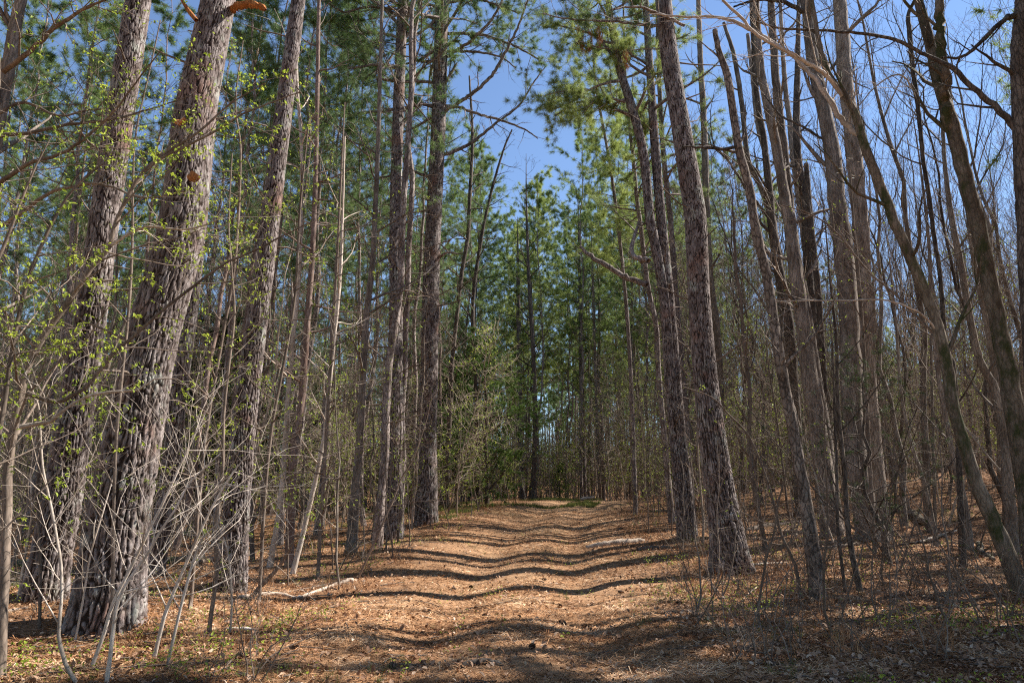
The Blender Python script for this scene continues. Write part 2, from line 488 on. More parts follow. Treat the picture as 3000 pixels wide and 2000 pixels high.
def make_litter():
    rg = np.random.default_rng(11)
    # fallen pine needles
    n = 330000
    x, y = scatter(n, 4.2, 30, rg)
    z = height(x, y) + 0.004 + 0.02 * rg.random(n) ** 2
    d = flat_dirs(n, rg, 0.22)
    l = 0.10 + 0.12 * rg.random(n); w = 0.0016 + 0.00028 * y
    s = norm(np.cross(d, np.array([0, 0, 1.0]) + 0.4 * rg.normal(size=(n, 3)))) * w[:, None]
    p = np.stack([x, y, z], -1)
    v = np.stack([p - s - d * l[:, None] * .5, p + s - d * l[:, None] * .5, p + s * .3 + d * l[:, None] * .5], 1)
    kp = rg.random(n) < np.clip(0.75 + 1.6 * vnoise(x / 1.4, y / 1.4, 51) + .5 * vnoise(x / .35, y / .35, 52), .12, 1)
    v = v[kp]; x = x[kp]; y = y[kp]; n = len(x)
    clump = np.clip(0.5 + 0.9 * vnoise(x / .5, y / .5, 8) + 0.22 * rg.normal(size=n), 0, 1)
    mb = MB(); mb.add(v, np.arange(n * 3).reshape(-1, 3), np.repeat(clump, 3))
    tag(mb.build('fallen_needles', M_STRAW, smooth=False), 'carpet of rusty fallen pine needles over the track and forest floor', 'pine straw', kind='stuff')
    # dead leaves
    n = 72000
    x, y = scatter(n, 4.2, 45, rg)
    side = x - path_x(y)
    keep = rg.random(n) < np.where(side > 2.0, 1.0, np.where(side < -2.5, 0.55, 0.30))
    x, y = x[keep], y[keep]; n = len(x)
    z = height(x, y) + 0.008 + 0.02 * rg.random(n)
    mb = MB()
    leaves(mb, np.stack([x, y, z], -1), flat_dirs(n, rg, 0.6) * 2.2, 0.060, 0.034, rg, hang=0.0, spread=0.35)
    tag(mb.build('dead_leaves', M_DLEAF, smooth=False), 'pale curled dead leaves strewn over the pine straw', 'dead leaves', kind='stuff')
    # ground cover: tiny green seedlings off the track
    n = 8200
    x, y = scatter(n, 4.6, 40, rg)
    side = x - path_x(y)
    dens = np.where(np.abs(side) < 2.2, 0.06, 0.7) * (vnoise(x / 1.7, y / 1.7, 21) > 0.04) * np.where(side < -2, 0.7, 1.0)
    keep = rg.random(n) < dens
    x, y = x[keep], y[keep]; n = len(x)
    k = 9
    cx = np.repeat(x, k) + 0.06 * rg.normal(size=n * k); cy = np.repeat(y, k) + 0.06 * rg.normal(size=n * k)
    cz = height(cx, cy) + 0.02 + 0.14 * rg.random(n * k)
    mb = MB()
    leaves(mb, np.stack([cx, cy, cz], -1), flat_dirs(n * k, rg, .5), 0.030, 0.019, rg, hang=-0.1)
    tag(mb.build('ground_cover', M_BUD, smooth=False), 'small bright green seedlings scattered on the forest floor', 'seedlings', kind='stuff')
    # grass at the crest and on the left bank
    mb = MB()
    n = 16000
    yy = 24 + 20 * rg.random(n); sd_ = -7.5 + 8.5 * rg.random(n) ** 0.8
    xx = path_x(yy) + sd_
    keep = (vnoise(xx / 2.0, yy / 2.0, 31) > 0.0 + 0.12 * (np.abs(sd_ + .0) < 1.6)) & ((yy > 32) | (sd_ < -3.4))
    xx, yy = xx[keep], yy[keep]
    C = np.stack([xx, yy, height(xx, yy)], -1)
    needles(mb, C, np.tile([0, 0, 1.0], (len(C), 1)), 5, 0.16, 0.02, rg, spread=0.45)
    x, y = scatter(1500, 5, 24, rg)
    keep = (vnoise(x / 0.9, y / 0.9, 33) > 0.22)
    C = np.stack([x[keep], y[keep], height(x[keep], y[keep])], -1)
    needles(mb, C, np.tile([0, 0, 1.0], (len(C), 1)), 12, 0.12, 0.005, rg, spread=0.5)
    tag(mb.build('grass', M_GRASS, smooth=False), 'short green grass on the bank and crest of the track', 'grass', kind='stuff')
    # dry grass tufts on the verges
    n = 2600
    y = 7 + 33 * rg.random(n); sd_ = (2.5 + 2.6 * rg.random(n)) * rg.choice([-1, 1], n); x = path_x(y) + sd_
    keep = vnoise(x / .9, y / .9, 61) > 0.02; x = x[keep]; y = y[keep]
    C = np.stack([x, y, height(x, y)], -1); mb = MB()
    needles(mb, C, np.tile([0, 0, 1.0], (len(C), 1)), 12, 0.22, 0.006, rg, spread=0.6)
    tag(mb.build('dry_grass', M_STRAW, smooth=False), 'tufts of dry tan grass along both verges of the track', 'dry grass', kind='stuff')
    # loose twigs
    n = 4200
    x, y = scatter(n, 4.4, 30, rg)
    keep = rg.random(n) < np.where(np.abs(x - path_x(y)) < 2.0, 0.35, 1)
    x, y = x[keep], y[keep]; n = len(x)
    P0 = np.stack([x, y, height(x, y) + 0.012], -1)[:, None, :]
    d = flat_dirs(n, rg, 0.0)
    l = (0.12 + 0.5 * rg.random(n) ** 2.5)[:, None]
    pts = [P0[:, 0]]
    for k in range(3):
        d = norm(d + 0.25 * rg.normal(size=d.shape) * np.array([1, 1, 0.1])); q = pts[-1] + d * l / 3
        q[:, 2] = height(q[:, 0], q[:, 1]) + 0.015 + 0.01 * rg.random(n)
        pts.append(q)
    P = np.stack(pts, 1); R = (0.003 + 0.008 * rg.random((n, 1)) ** 2.5) * np.linspace(1, .5, 4)[None]
    mb = MB(); tubes(mb, P, R, 4, rg.random(n))
    tag(mb.build('fallen_twigs', M_TWIG), 'small bare twigs littering the pine straw', 'twigs', kind='stuff')
make_litter()

# ------------------------------------------------------------------ hero trees traced at their own distance
def spline(P, R, step):
    """Catmull-Rom resample to about `step` metres"""
    P = np.asarray(P, float); R = np.asarray(R, float)
    n = len(P)
    if n == 2:
        k = max(2, int(np.linalg.norm(P[1] - P[0]) / step) + 1); t = np.linspace(0, 1, k)[:, None]
        return P[0] * (1 - t) + P[1] * t, (R[0] * (1 - t) + R[1] * t)[:, 0]
    Q = np.vstack([2 * P[0] - P[1], P, 2 * P[-1] - P[-2]])
    op, orr = [], []
    for i in range(n - 1):
        p0, p1, p2, p3 = Q[i], Q[i + 1], Q[i + 2], Q[i + 3]
        k = max(2, int(np.linalg.norm(p2 - p1) / step) + 1)
        t = np.linspace(0, 1, k, endpoint=False)[:, None]
        op.append(0.5 * ((2 * p1) + (-p0 + p2) * t + (2 * p0 - 5 * p1 + 4 * p2 - p3) * t ** 2 + (-p0 + 3 * p1 - 3 * p2 + p3) * t ** 3))
        orr.append((R[i] * (1 - t) + R[i + 1] * t)[:, 0])
    op.append(P[-1:]); orr.append(R[-1:])
    return np.vstack(op), np.concatenate(orr)

def resample(P, R, m):
    s = np.concatenate([[0], np.cumsum(np.linalg.norm(np.diff(P, axis=0), axis=1))])
    t = np.linspace(0, s[-1], m)
    return np.stack([np.interp(t, s, P[:, k]) for k in range(3)], 1), np.interp(t, s, R)

def trace(pts, Y, z0=None):
    P = np.array([at(p[0], p[1], Y) for p in pts])
    R = np.array([p[2] * 0.5 / FPX * depth_of(p[0], p[1], Y) for p in pts])
    return P, R

def bark_trunk(mb, P, R, sides, cu=0.075, cv=0.24, depth=0.024, seed=0, flare=True):
    m = len(P)
    s = np.concatenate([[0], np.cumsum(np.linalg.norm(np.diff(P, axis=0), axis=1))])
    T = norm(np.gradient(P, axis=0))
    U = norm(np.cross(np.tile([0, 1.0, 0], (m, 1)), T)); V = np.cross(T, U)
    th = np.linspace(0, 2 * np.pi, sides, endpoint=False)
    ph = np.pi / 2
    nu = max(6, int(2 * np.pi * R[:max(3, m // 3)].mean() / cu))
    TH, SS = np.meshgrid(th, s)
    u = TH / (2 * np.pi) * nu
    v = SS / cv
    u2 = u + 1.1 * vnoise(TH * 3 / np.pi * 2, SS * 2.2, seed + 3) + 0.35 * np.sin(SS * 5.0) + 0.7 * vnoise(u * 1.3, SS * 9, seed + 11)
    u2 = u2 + 0.45 * vnoise(u * 2.7, SS * 21, seed + 14)
    v2 = v + 0.5 * vnoise(TH * 6 / np.pi, SS * 6, seed + 4) + 1.1 * vnoise(u * 0.9, SS * 2, seed + 12) + 0.35 * vnoise(u * 3, SS * 14, seed + 15)
    e, idv = cells(u2, v2, nu, seed)
    nz = np.abs(vnoise(u * 0.9 + 2.2 * vnoise(SS * 1.7, TH * 0 + 3, seed + 5), v * 0.33, seed + 6)) * 2
    nz = np.where((TH < 0.15) | (TH > 6.1), 0.3, nz)
    ridge = np.minimum(sst(e, 0.07, 0.27), 0.35 + 0.65 * sst(nz, 0.0, 0.12))
    u3 = u + 1.5 * vnoise(u * 0.6, SS * 1.6, seed + 21) + 0.6 * vnoise(u * 1.5, SS * 6, seed + 22) + 0.22 * vnoise(u * 4, SS * 19, seed + 23)
    g = np.abs(np.mod(u3, 1.0) - 0.5) * 2
    long_ = np.minimum(sst(g, 0.10, 0.55), 0.12 + 0.88 * sst(e, 0.03, 0.24))
    k_ = (0.35 + 0.65 * sst(s, 2.5, 6.5))[:, None]
    ridge = long_ * (1 - k_) + np.minimum(sst(e, 0.05, 0.22), 0.3 + 0.7 * sst(g, 0.0, 0.25)) * k_
    e2, id2 = cells(u2 * 2 + 5, v2 * 2.6, nu * 2, seed + 9)
    r2 = sst(e2, 0.0, 0.3)
    dep = depth * (np.clip(R / R[0] * 1.2, 0.35, 1) * (1.25 - 0.65 * sst(s, 1.5, 7)))[:, None]
    rad = R[:, None] + dep * (ridge - 0.7) + dep * 0.25 * (r2 - 0.6) * ridge + dep * 0.22 * (idv - 0.5) + dep * 0.6 * vnoise(u * 4.1, SS * 34, seed + 13)
    if flare:
        lobe = 0.12 * np.sin(TH * 5 + seed) + 0.08 * np.sin(TH * 3 + 2 * seed)
        rad = rad * (1 + np.exp(-SS / 0.24) * (0.12 + lobe))
    vt = P[:, None, :] + (U[:, None, :] * np.cos(th + ph)[None, :, None] + V[:, None, :] * np.sin(th + ph)[None, :, None]) * rad[:, :, None]
    idx = np.arange(m * sides).reshape(m, sides)
    a = idx[:-1]; b = np.roll(a, -1, 1); c = idx[1:]; d = np.roll(c, -1, 1)
    mb.add(vt, np.stack([a, b, d, c], -1).reshape(-1, 4), ridge * (0.75 + 0.25 * r2))

HEROXY = []
def hero(kind, pts, label, cat, bark, Y=None, H=None, fine=False, broken=False, name=None, group=None, seed=1, step=None):
    """traced trunk; returns (root, base, P, R) with P,R the smoothed centre line in world space"""
    if Y is None: Y = ground_hit(pts[0][0], pts[0][1])
    if Y is None: Y = 45.0
    P, R = trace(pts, Y)
    gz = hz(P[0, 0], P[0, 1])
    if P[0, 2] > gz + 0.02:                     # carry the stem down to the ground
        T = norm(P[0] - P[1]); k = (P[0, 2] - gz) / max(0.2, -T[2])
        P = np.vstack([P[0] + T * k, P]); R = np.concatenate([[R[0] * 1.1], R])
    base = P[0].copy(); base[2] = hz(base[0], base[1])
    T0 = norm(P[0] - P[1])
    P = np.vstack([P[0] + T0 * 0.25, P]); R = np.concatenate([[R[0] * 1.03], R])
    if not broken and H:
        top = P[-1]; T = norm(norm(P[-1] - P[-3]) + np.array([0, 0, 0.9]))
        rest = H - (top[2] - base[2])
        if rest > 0.5:
            P = np.vstack([P, top + T * rest * 0.5, top + T * rest * 0.5 + np.array([0, 0, rest * 0.5])])
            R = np.concatenate([R, [R[-1] * 0.6, R[-1] * 0.12]])
    root = thing(name or kind, label, cat, tuple(base), group=group)
    mb = MB()
    if fine:
        P2, R2 = spline(P, R, 0.02 if fine > 1 else 0.035)
        hh = P2[:, 2] - base[2]; ii = np.arange(len(P2)); zf = 11.5 if fine > 1 else 17
        kp = (hh < zf) | (ii % 14 == 0) | (ii == len(P2) - 1)
        P2, R2 = P2[kp], R2[kp]
        bark_trunk(mb, P2, R2, 230 if fine > 1 else 100, seed=seed, cu=0.062 if fine > 1 else 0.06, cv=0.27 if fine > 1 else 0.22, depth=0.023 if fine > 1 else 0.018)
    else:
        P2, R2 = spline(P, R, step or max(0.15, R.max() * 1.2))
        rg = np.random.default_rng(seed)
        fl = 1 + 0.35 * np.exp(-np.linspace(0, 1, len(P2)) * np.linalg.norm(P[-1] - P[0]) / 0.3)
        ir = 1 + 0.025 * rg.normal(size=len(P2))
        ww = 0.05 * R2[:, None] * rg.normal(size=P2.shape)
        sides = 16 if R.max() > 0.08 else 8
        mb2 = P2 + ww
        tubes(mb, mb2[None], (R2 * fl * ir)[None], sides)
        if broken:
            pass
    mb.build('trunk' if R.max() > 0.045 else 'stem', bark, root, base)
    HEROXY.append((base[0], base[1]))
    return root, base, P2, R2

def limb(root, base, pts, Y, bark, name='limb', twigs=0, seed=3, dy=0.0, needle=None, bud=0, tl=0.8, nl=0.2, sides=8):
    """a traced limb of a hero tree with its twigs as children"""
    rg = np.random.default_rng(seed)
    P = np.array([at(p[0], p[1], Y + dy * k / max(1, len(pts) - 1)) for k, p in enumerate(pts)])
    R = np.array([p[2] * 0.5 / FPX * depth_of(p[0], p[1], Y) for p in pts])
    P2, R2 = spline(P, R, 0.12)
    P2[1:-1] += 0.25 * R2[1:-1, None] * rg.normal(size=P2[1:-1].shape)
    mb = MB(); tubes(mb, P2[None], R2[None], sides)
    lo = mb.build(name, bark, root, base)
    if twigs:
        Pm, Rm = resample(P2, R2, 16)
        A, RA, LA = grow(Pm[None], Rm[None], twigs, 0.12, 1.0, 0.8, tl, 6, 0.16, 0.05, 0.45, rg, rmin=0.003)
        B, RB, LB = grow(A, RA, 4, 0.2, 1.0, 0.7, LA * 0.45, 4, 0.2, 0.05, 0.6, rg, rmin=0.002)
        mt = MB(); tubes(mt, A, RA, 4); tubes(mt, B, RB, 3)
        mt.build('twigs', bark, lo, base)
        if needle:
            C1, T1 = along(A, 5, 0.45, 1.0, rg); C2, T2 = along(B, 3, 0.4, 1.0, rg)
            mn = MB(); needles(mn, np.vstack([C1, C2]), np.vstack([T1, T2]), 40, nl, 0.007, rg)
            mn.build('needles', needle, lo, base, smooth=False)
        if bud:
            C1, T1 = along(A, bud, 0.3, 1.0, rg); C2, T2 = along(B, bud, 0.3, 1.0, rg)
            mn = MB(); leaves(mn, np.vstack([C1, C2]), np.vstack([T1, T2]), 0.036, 0.02, rg)
            mn.build('leaves', M_BUD, lo, base, smooth=False)
    return lo, P2, R2

def dress(root, base, P, R, rg, zmin, zmax, n, L, bark, m=6, up=0.03, wig=0.1, ang=1.25, sub=4, subr=0.42, third=0, rr=0.3,
          needle=None, nk=14, nl=0.2, nw=0.006, nt=(4, 3), bud=0, budlen=0.035, rmin=0.004, crown='crown', bname='branches', env=None, tw=0.5, sides=5):
    """branches, twigs and foliage on a hero trunk between two heights"""
    z = P[:, 2] - base[2]
    zz = np.array([zmin, min(zmax, z.max() - 0.02)])
    if zz[1] <= zz[0]: return
    sel = np.linspace(zz[0], zz[1], 24)
    order = np.argsort(z)
    PP = np.stack([np.interp(sel, z[order], P[order, k]) for k in range(3)], 1)
    RR = np.interp(sel, z[order], R[order])
    A, RA, LA = grow(PP[None], RR[None], n, 0, 1, ang, L, m, wig, up, rr, rg, env=env, rmin=rmin)
    RA = np.minimum(RA, 0.06)
    few = n <= 10
    lo = []
    if few:
        for i in range(n):
            mb = MB(); tubes(mb, A[i:i + 1], RA[i:i + 1], sides); lo.append(mb.build('limb', bark, root, base))
    else:
        mb = MB(); tubes(mb, A, RA, sides)
        mb.build(bname, bark, root, base)
    B = C = None
    mt = MB()
    if sub:
        B, RB, LB = grow(A, RA, sub, 0.2, 1.0, 0.8, LA * subr, 5, 0.16, up, 0.55, rg, rmin=rmin * 0.7)
        if third:
            C, RC, LC = grow(B, RB, third, 0.2, 1.0, 0.7, LB * tw, 4, 0.2, up, 0.6, rg, rmin=rmin * 0.55)
        if few:
            for i in range(n):
                mt = MB(); tubes(mt, B[i * sub:(i + 1) * sub], RB[i * sub:(i + 1) * sub], 3)
                if third: q = sub * third; tubes(mt, C[i * q:(i + 1) * q], RC[i * q:(i + 1) * q], 3)
                mt.build('twigs', bark, lo[i], base)
        else:
            tubes(mt, B, RB, 3)
            if third: tubes(mt, C, RC, 3)
            mt.build('twigs', bark, root, base)
    ends = [x for x in (A, B, C) if x is not None]
    if needle:
        mn = MB()
        c1, t1 = along(A, nt[0], 0.5, 1.0, rg); needles(mn, c1, t1, nk, nl, nw, rg)
        if B is not None:
            c2, t2 = along(B, nt[1], 0.35, 1.0, rg); needles(mn, c2, t2, nk, nl, nw, rg)
        mn.build(crown, needle, root, base, smooth=False)
    if bud:
        mn = MB()
        for e in ends[-2:]:
            c1, t1 = along(e, bud, 0.5, 1.0, rg); kq = rg.random(len(c1)) < .7; c1 = c1[kq]; t1 = t1[kq]
            cc = np.repeat(c1, 3, 0) + .01 * rg.normal(size=(3 * len(c1), 3)); tt = np.repeat(t1, 3, 0)
            leaves(mn, cc, tt, budlen, budlen * 0.5, rg)
        mn.build('leaves', M_BUD, root, base, smooth=False)

# ------------------------------------------------------------------ the big pines near the track
RG = np.random.default_rng
PB = 'loblolly_pine'
def pine_crown(h, seed, H, z0, needle=M_NEEDLE, n=26, L=3.2, nk=16):
    root, base, P, R = h
    dress(root, base, P, R, RG(seed), z0, H, n, L, M_PINE, m=7, up=0.05, wig=0.12, ang=1.2, sub=5, subr=0.4, rr=0.45,
          needle=needle, nk=nk, nl=0.22, nw=0.012, nt=(9, 7), rmin=0.008, env=lambda t: 1.05 - 0.75 * t)

def stubs(h, seed, n, z0, z1, L=0.5, bark=None):
    """dead branch stubs on a trunk, each its own part"""
    root, base, P, R = h
    rg = RG(seed); z = P[:, 2] - base[2]
    for k in range(n):
        zz = z0 + (z1 - z0) * (k + rg.random()) / n
        c = np.array([np.interp(zz, z, P[:, j]) for j in range(3)]); r = np.interp(zz, z, R)
        a = rg.random() * 6.28
        d = np.array([math.cos(a), math.sin(a), 0.1 + 0.5 * rg.random()])
        l = L * (0.3 + rg.random() * 1.2)
        pts = [c + d * r * 0.7]
        for q in range(3):
            d = d + 0.25 * rg.normal(size=3); pts.append(pts[-1] + d * l / 3)
        mb = MB(); tubes(mb, np.array(pts)[None], (min(r * 0.07, .012) + 0.004) * np.array([[1.3, 1, .8, .4]]), 6)
        mb.build('dead_stub', bark or M_TWIG, root, base)

T1 = hero(PB, [(311,1820,205),(328,1680,180),(346,1523,165),(400,1230,148),(445,1000,137),(532,670,126),(569,350,112),(640,0,90),(675,-250,78)],
   'thickest pine at the left, deeply furrowed bark, a broken orange stub near the top', 'pine tree', M_HERO, H=27, fine=2, seed=1)
T0 = hero(PB, [(128,1752,120),(150,1620,104),(180,1480,98),(219,1230,90),(256,1000,80),(315,580,76),(349,350,73),(405,0,66),(430,-200,60)],
   'stout grey pine leaning right, just left of the thickest pine', 'pine tree', M_HERO, H=27, fine=2, seed=2)
T2 = hero(PB, [(447,1690,62),(470,1560,52),(491,1434,46),(515,1230,46),(538,1050,42),(565,873,35),(590,650,29),(625,300,25),(650,0,21)],
   'slimmer pine half hidden behind the thickest pine on its right', 'pine tree', M_HERO, H=25, fine=1, seed=3)
T3 = hero(PB, [(675,1725,92),(688,1560,74),(698,1434,68),(716,1230,66),(745,1000,60),(785,700,53),(799,580,52),(828,350,48),(874,0,38),(890,-150,34)],
   'pale sunlit pine leaning right, third thick trunk from the left edge', 'pine tree', M_HERO, H=26, fine=2, seed=4)
T4 = hero(PB, [(1150,1578,60),(1153,1400,50),(1156,1185,46),(1160,873,38),(1158,670,34),(1166,350,32),(1180,0,29),(1184,-120,26)],
   'straight narrow pine left of the track, the slimmer of the neighbouring pair', 'pine tree', M_HERO, H=25, fine=1, seed=5)
T5 = hero(PB, [(1249,1530,70),(1249,1300,60),(1257,1096,51),(1261,873,49),(1268,695,46),(1285,350,42),(1295,0,38),(1298,-120,34)],
   'straight pine with long bare limbs, the thicker of the pair left of the track', 'pine tree', M_HERO, H=26, fine=1, seed=6)
R1 = hero(PB, [(2142,1668,125),(2128,1560,96),(2108,1434,84),(2089,1300,78),(2066,1096,67),(2048,873,62),(2038,650,62),(2022,536,60),(1985,312,52),(1963,178,50),(1943,0,46),(1935,-120,42)],
   'thick pine with scaly plated bark at the right edge of the track, leaning left', 'pine tree', M_HERO, H=25, fine=2, seed=7)
R2a = hero(PB, [(2005,1578,40),(1982,1320,34),(1962,1096,30),(1945,873,28),(1915,695,27),(1904,640,27),(1884,446,26),(1850,312,25),(1810,178,22),(1782,0,16),(1778,-80,14)],
   'curved pine leaning left over the track, with a tuft cluster of yellow needles', 'pine tree', M_HERO, H=22, fine=1, seed=8)
R2b = hero(PB, [(2022,1570,44),(1992,1275,34),(1978,1096,32),(1960,873,30),(1942,695,29),(1920,446,26),(1905,223,22),(1891,0,18)],
   'straight grey pine in the middle of the close cluster right of the track', 'pine tree', M_HERO, H=22, fine=1, seed=9)
R2c = hero(PB, [(2030,1545,26),(1998,1096,20),(1980,873,18),(1966,670,16),(1943,446,14),(1931,223,13),(1925,0,11)],
   'thin pine on the right side of the close cluster beside the thick scaly pine', 'pine tree', M_PINE, H=20, seed=10)
R2d = hero(PB, [(1968,1530,20),(1946,1275,17),(1930,1096,15),(1923,962,15),(1897,828,14),(1875,650,13),(1866,580,12),(1853,446,11),(1838,312,9),(1830,178,7),(1826,0,5)],
   'thinnest lichen-flecked pine on the left side of the close cluster', 'pine tree', M_PINE, H=18, seed=11)
pine_crown(R1, 27, 25, 18.5, n=13, L=2.2)
for h, s_, H_, z_ in ((T1, 21, 27, 16.5), (T0, 22, 27, 17), (T2, 23, 25, 15), (T3, 24, 26, 16), (T4, 25, 25, 15.5), (T5, 26, 26, 16.0)):
    pine_crown(h, s_, H_, z_)
for h, s_, H_, z_ in ((R2a, 28, 22, 11), (R2b, 29, 22, 12), (R2c, 30, 20, 11), (R2d, 31, 18, 9)):
    pine_crown(h, s_, H_, z_, M_NEEDLEY, 22, 2.2)
YP = hero('young_pine', [(1862,1500,14),(1850,1150,12),(1835,900,11),(1815,700,10),(1790,500,9),(1765,360,8),(1745,250,7),(1737,150,4)], 'young pine wrapped in drooping yellow-green needles behind the curved pine', 'pine tree', M_PINE, Y=26, H=21, seed=12)
dress(YP[0], YP[1], YP[2], YP[3], RG(33), 9, 20.5, 60, 1.1, M_PINE, m=5, up=-.02, wig=.15, ang=1.2, sub=4, rr=.3, needle=M_NEEDLEY, nk=22, nl=.26, nw=.012, nt=(6, 4), rmin=.006)
YT5 = T5[1][1]; YT4 = T4[1][1]; YR1 = R1[1][1]; YT1 = T1[1][1]
print('DEPTHS', {n: (round(h[1][0],1), round(h[1][1],1), round(h[1][2],2), round(float(h[3][2]*2),2)) for n,h in dict(T1=T1,T0=T0,T2=T2,T3=T3,T4=T4,T5=T5,R1=R1,R2a=R2a,R2b=R2b).items()})

# broken orange stubs and knots on the thickest pine and its neighbour
r_, b_ = T1[0], T1[1]
mb = MB(); P_, R_ = spline(np.array([at(x, y, YT1 - d) for x, y, d in ((680,30,.0),(700,18,.1),(735,14,.15),(765,20,.2),(778,30,.2))]), np.array([.05,.05,.05,.045,.025]), .03)
bark_trunk(mb, P_, R_, 14, cu=.05, cv=.1, depth=.02, flare=False); mb.build('broken_stub', M_ORANGE, r_, b_)['label'] = 'broken orange stub with crumbling wood'
for pts in ([(532,0,.02),(555,35,.03),(575,60,.03)], [(545,350,.03),(525,360,.04),(510,352,.02)], [(575,510,.07),(565,520,.07),(552,516,.03)]):
    P_ = np.array([at(x, y, YT1 - .3) for x, y, w in pts]); P2_, R2_ = spline(P_, np.array([w for _, _, w in pts]), .03)
    mb = MB(); tubes(mb, P2_, R2_, 8); mb.build('dead_stub', M_ORANGE, r_, b_)
for h, s_, n_, z0_, z1_, l_ in ((T1, 41, 9, 2, 9, .5), (T0, 42, 9, 2, 10, .5), (T3, 43, 12, 2, 12, .6), (T4, 44, 30, 1, 14, .9), (T5, 45, 34, 1, 14, .9), (R1, 46, 14, 2, 12, .7), (R2a, 47, 14, 1, 10, .9), (R2b, 48, 14, 1, 10, .9)):
    stubs(h, s_, n_, z0_, z1_, l_)
for h, s_ in ((T4, 51), (T5, 52), (R2a, 53), (R2b, 54), (T2, 55), (R2d, 56)):
    dress(h[0], h[1], h[2], h[3], RG(s_), 2.5, 12, 22, 1.0, M_TWIG, m=5, up=-0.01, wig=0.2, ang=1.5, sub=3, rr=0.12, rmin=0.004, bname='dead_branches')

# long limbs of the pair of pines
for k, (pts, tw, nd) in enumerate([
    ([(1304,326,13),(1379,277,10),(1446,214,9),(1491,134,8),(1522,67,6),(1547,0,5)], 8, None),
    ([(1290,460,13),(1379,420,10),(1446,366,8),(1522,308,6),(1558,250,5),(1598,196,3)], 9, None),
    ([(1300,312,12),(1340,314,9),(1402,335,8),(1469,353,7),(1536,379,5),(1576,406,3)], 8, None),
    ([(1308,165,11),(1350,140,9),(1388,112,8),(1446,50,7),(1490,-40,5)], 8, M_NEEDLEB),
    ([(1310,98,10),(1380,100,9),(1446,112,8),(1513,138,6),(1585,178,4)], 20, M_NEEDLEB),
    ([(1305,152,8),(1390,152,7),(1464,167,5),(1510,198,3)], 8, None),
    ([(1268,312,12),(1232,306,10),(1147,323,9),(1070,330,7),(1000,339,5),(900,345,3)], 10, None),
    ([(1262,345,8),(1220,370,7),(1170,395,6),(1110,440,3)], 7, None),
    ([(1262,520,9),(1220,506,8),(1170,510,7),(1080,528,5),(1000,532,4)], 9, None),
    ([(1280,60,10),(1230,95,8),(1170,140,7),(1110,210,5),(1060,240,3)], 8, M_NEEDLEB),
    ([(1283,140,9),(1240,170,8),(1180,190,6),(1100,195,4),(1000,195,3)], 10, M_NEEDLEB),
    ([(1283,20,9),(1220,10,8),(1150,20,6),(1060,35,4),(980,60,3)], 12, M_NEEDLEB),
    ([(1310,10,9),(1380,-5,8),(1440,10,6),(1520,40,4)], 18, M_NEEDLEB),
    ([(1280,620,7),(1255,618,6),(1215,622,4)], 3, None),
    ([(1275,760,8),(1310,740,7),(1345,744,4)], 3, None)]):
    limb(T5[0], T5[1], pts, YT5, M_PINE, twigs=tw, seed=60 + k, dy=(-1.5, 1.0, -.6)[k % 3], needle=nd, tl=1.1 if nd else 1.0, nl=.2)
for k, (pts, nd) in enumerate([
    ([(1165,110,9),(1100,96,8),(1050,100,6),(1000,90,4),(940,95,3)], M_NEEDLEB), ([(1165,200,9),(1110,190,8),(1050,196,6),(990,205,4)], M_NEEDLEB),
    ([(1180,100,8),(1230,60,6),(1265,20,4)], None), ([(1165,30,8),(1080,20,7),(1010,35,5),(960,10,3)], M_NEEDLEB), ([(1172,380,7),(1210,330,5),(1240,280,3)], None)]):
    limb(T4[0], T4[1], pts, YT4, M_PINE, twigs=10, seed=80 + k, dy=(1.2, -1.0)[k % 2], needle=nd, tl=1.2)
# limbs of the scaly pine and its cluster
for k, (h, pts, tw, nd) in enumerate([
    (R2a, [(1895,835,18),(1840,815,16),(1780,780,15),(1730,750,13),(1700,722,9)], 0, None),
    (R2a, [(1872,650,8),(1850,740,14),(1900,765,16)], 0, None),
    (R2a, [(1800,170,8),(1750,110,7),(1700,90,5),(1610,70,3)], 22, M_NEEDLEY),
    (R2a, [(1830,300,8),(1770,280,7),(1700,260,5),(1610,275,3)], 22, M_NEEDLEY),
    (R2a, [(1860,340,7),(1780,312,6),(1700,298,5),(1625,340,3)], 22, M_NEEDLEY),
    (R2b, [(1895,190,7),(1830,150,6),(1760,140,4),(1690,120,3)], 12, M_NEEDLEY),
    (R1, [(1950,80,10),(1880,72,9),(1780,62,7),(1660,56,5),(1590,40,3)], 10, None),
    (R1, [(2005,75,9),(1930,40,8),(1860,20,6),(1790,30,4)], 8, M_NEEDLEB),
    (R1, [(2010,440,8),(2060,430,8),(2110,436,9),(2155,445,10)], 3, None)]):
    limb(h[0], h[1], pts, h[1][1], M_PINE, twigs=tw, seed=90 + k, dy=(.8, -1.0)[k % 2], needle=nd, tl=1.0)

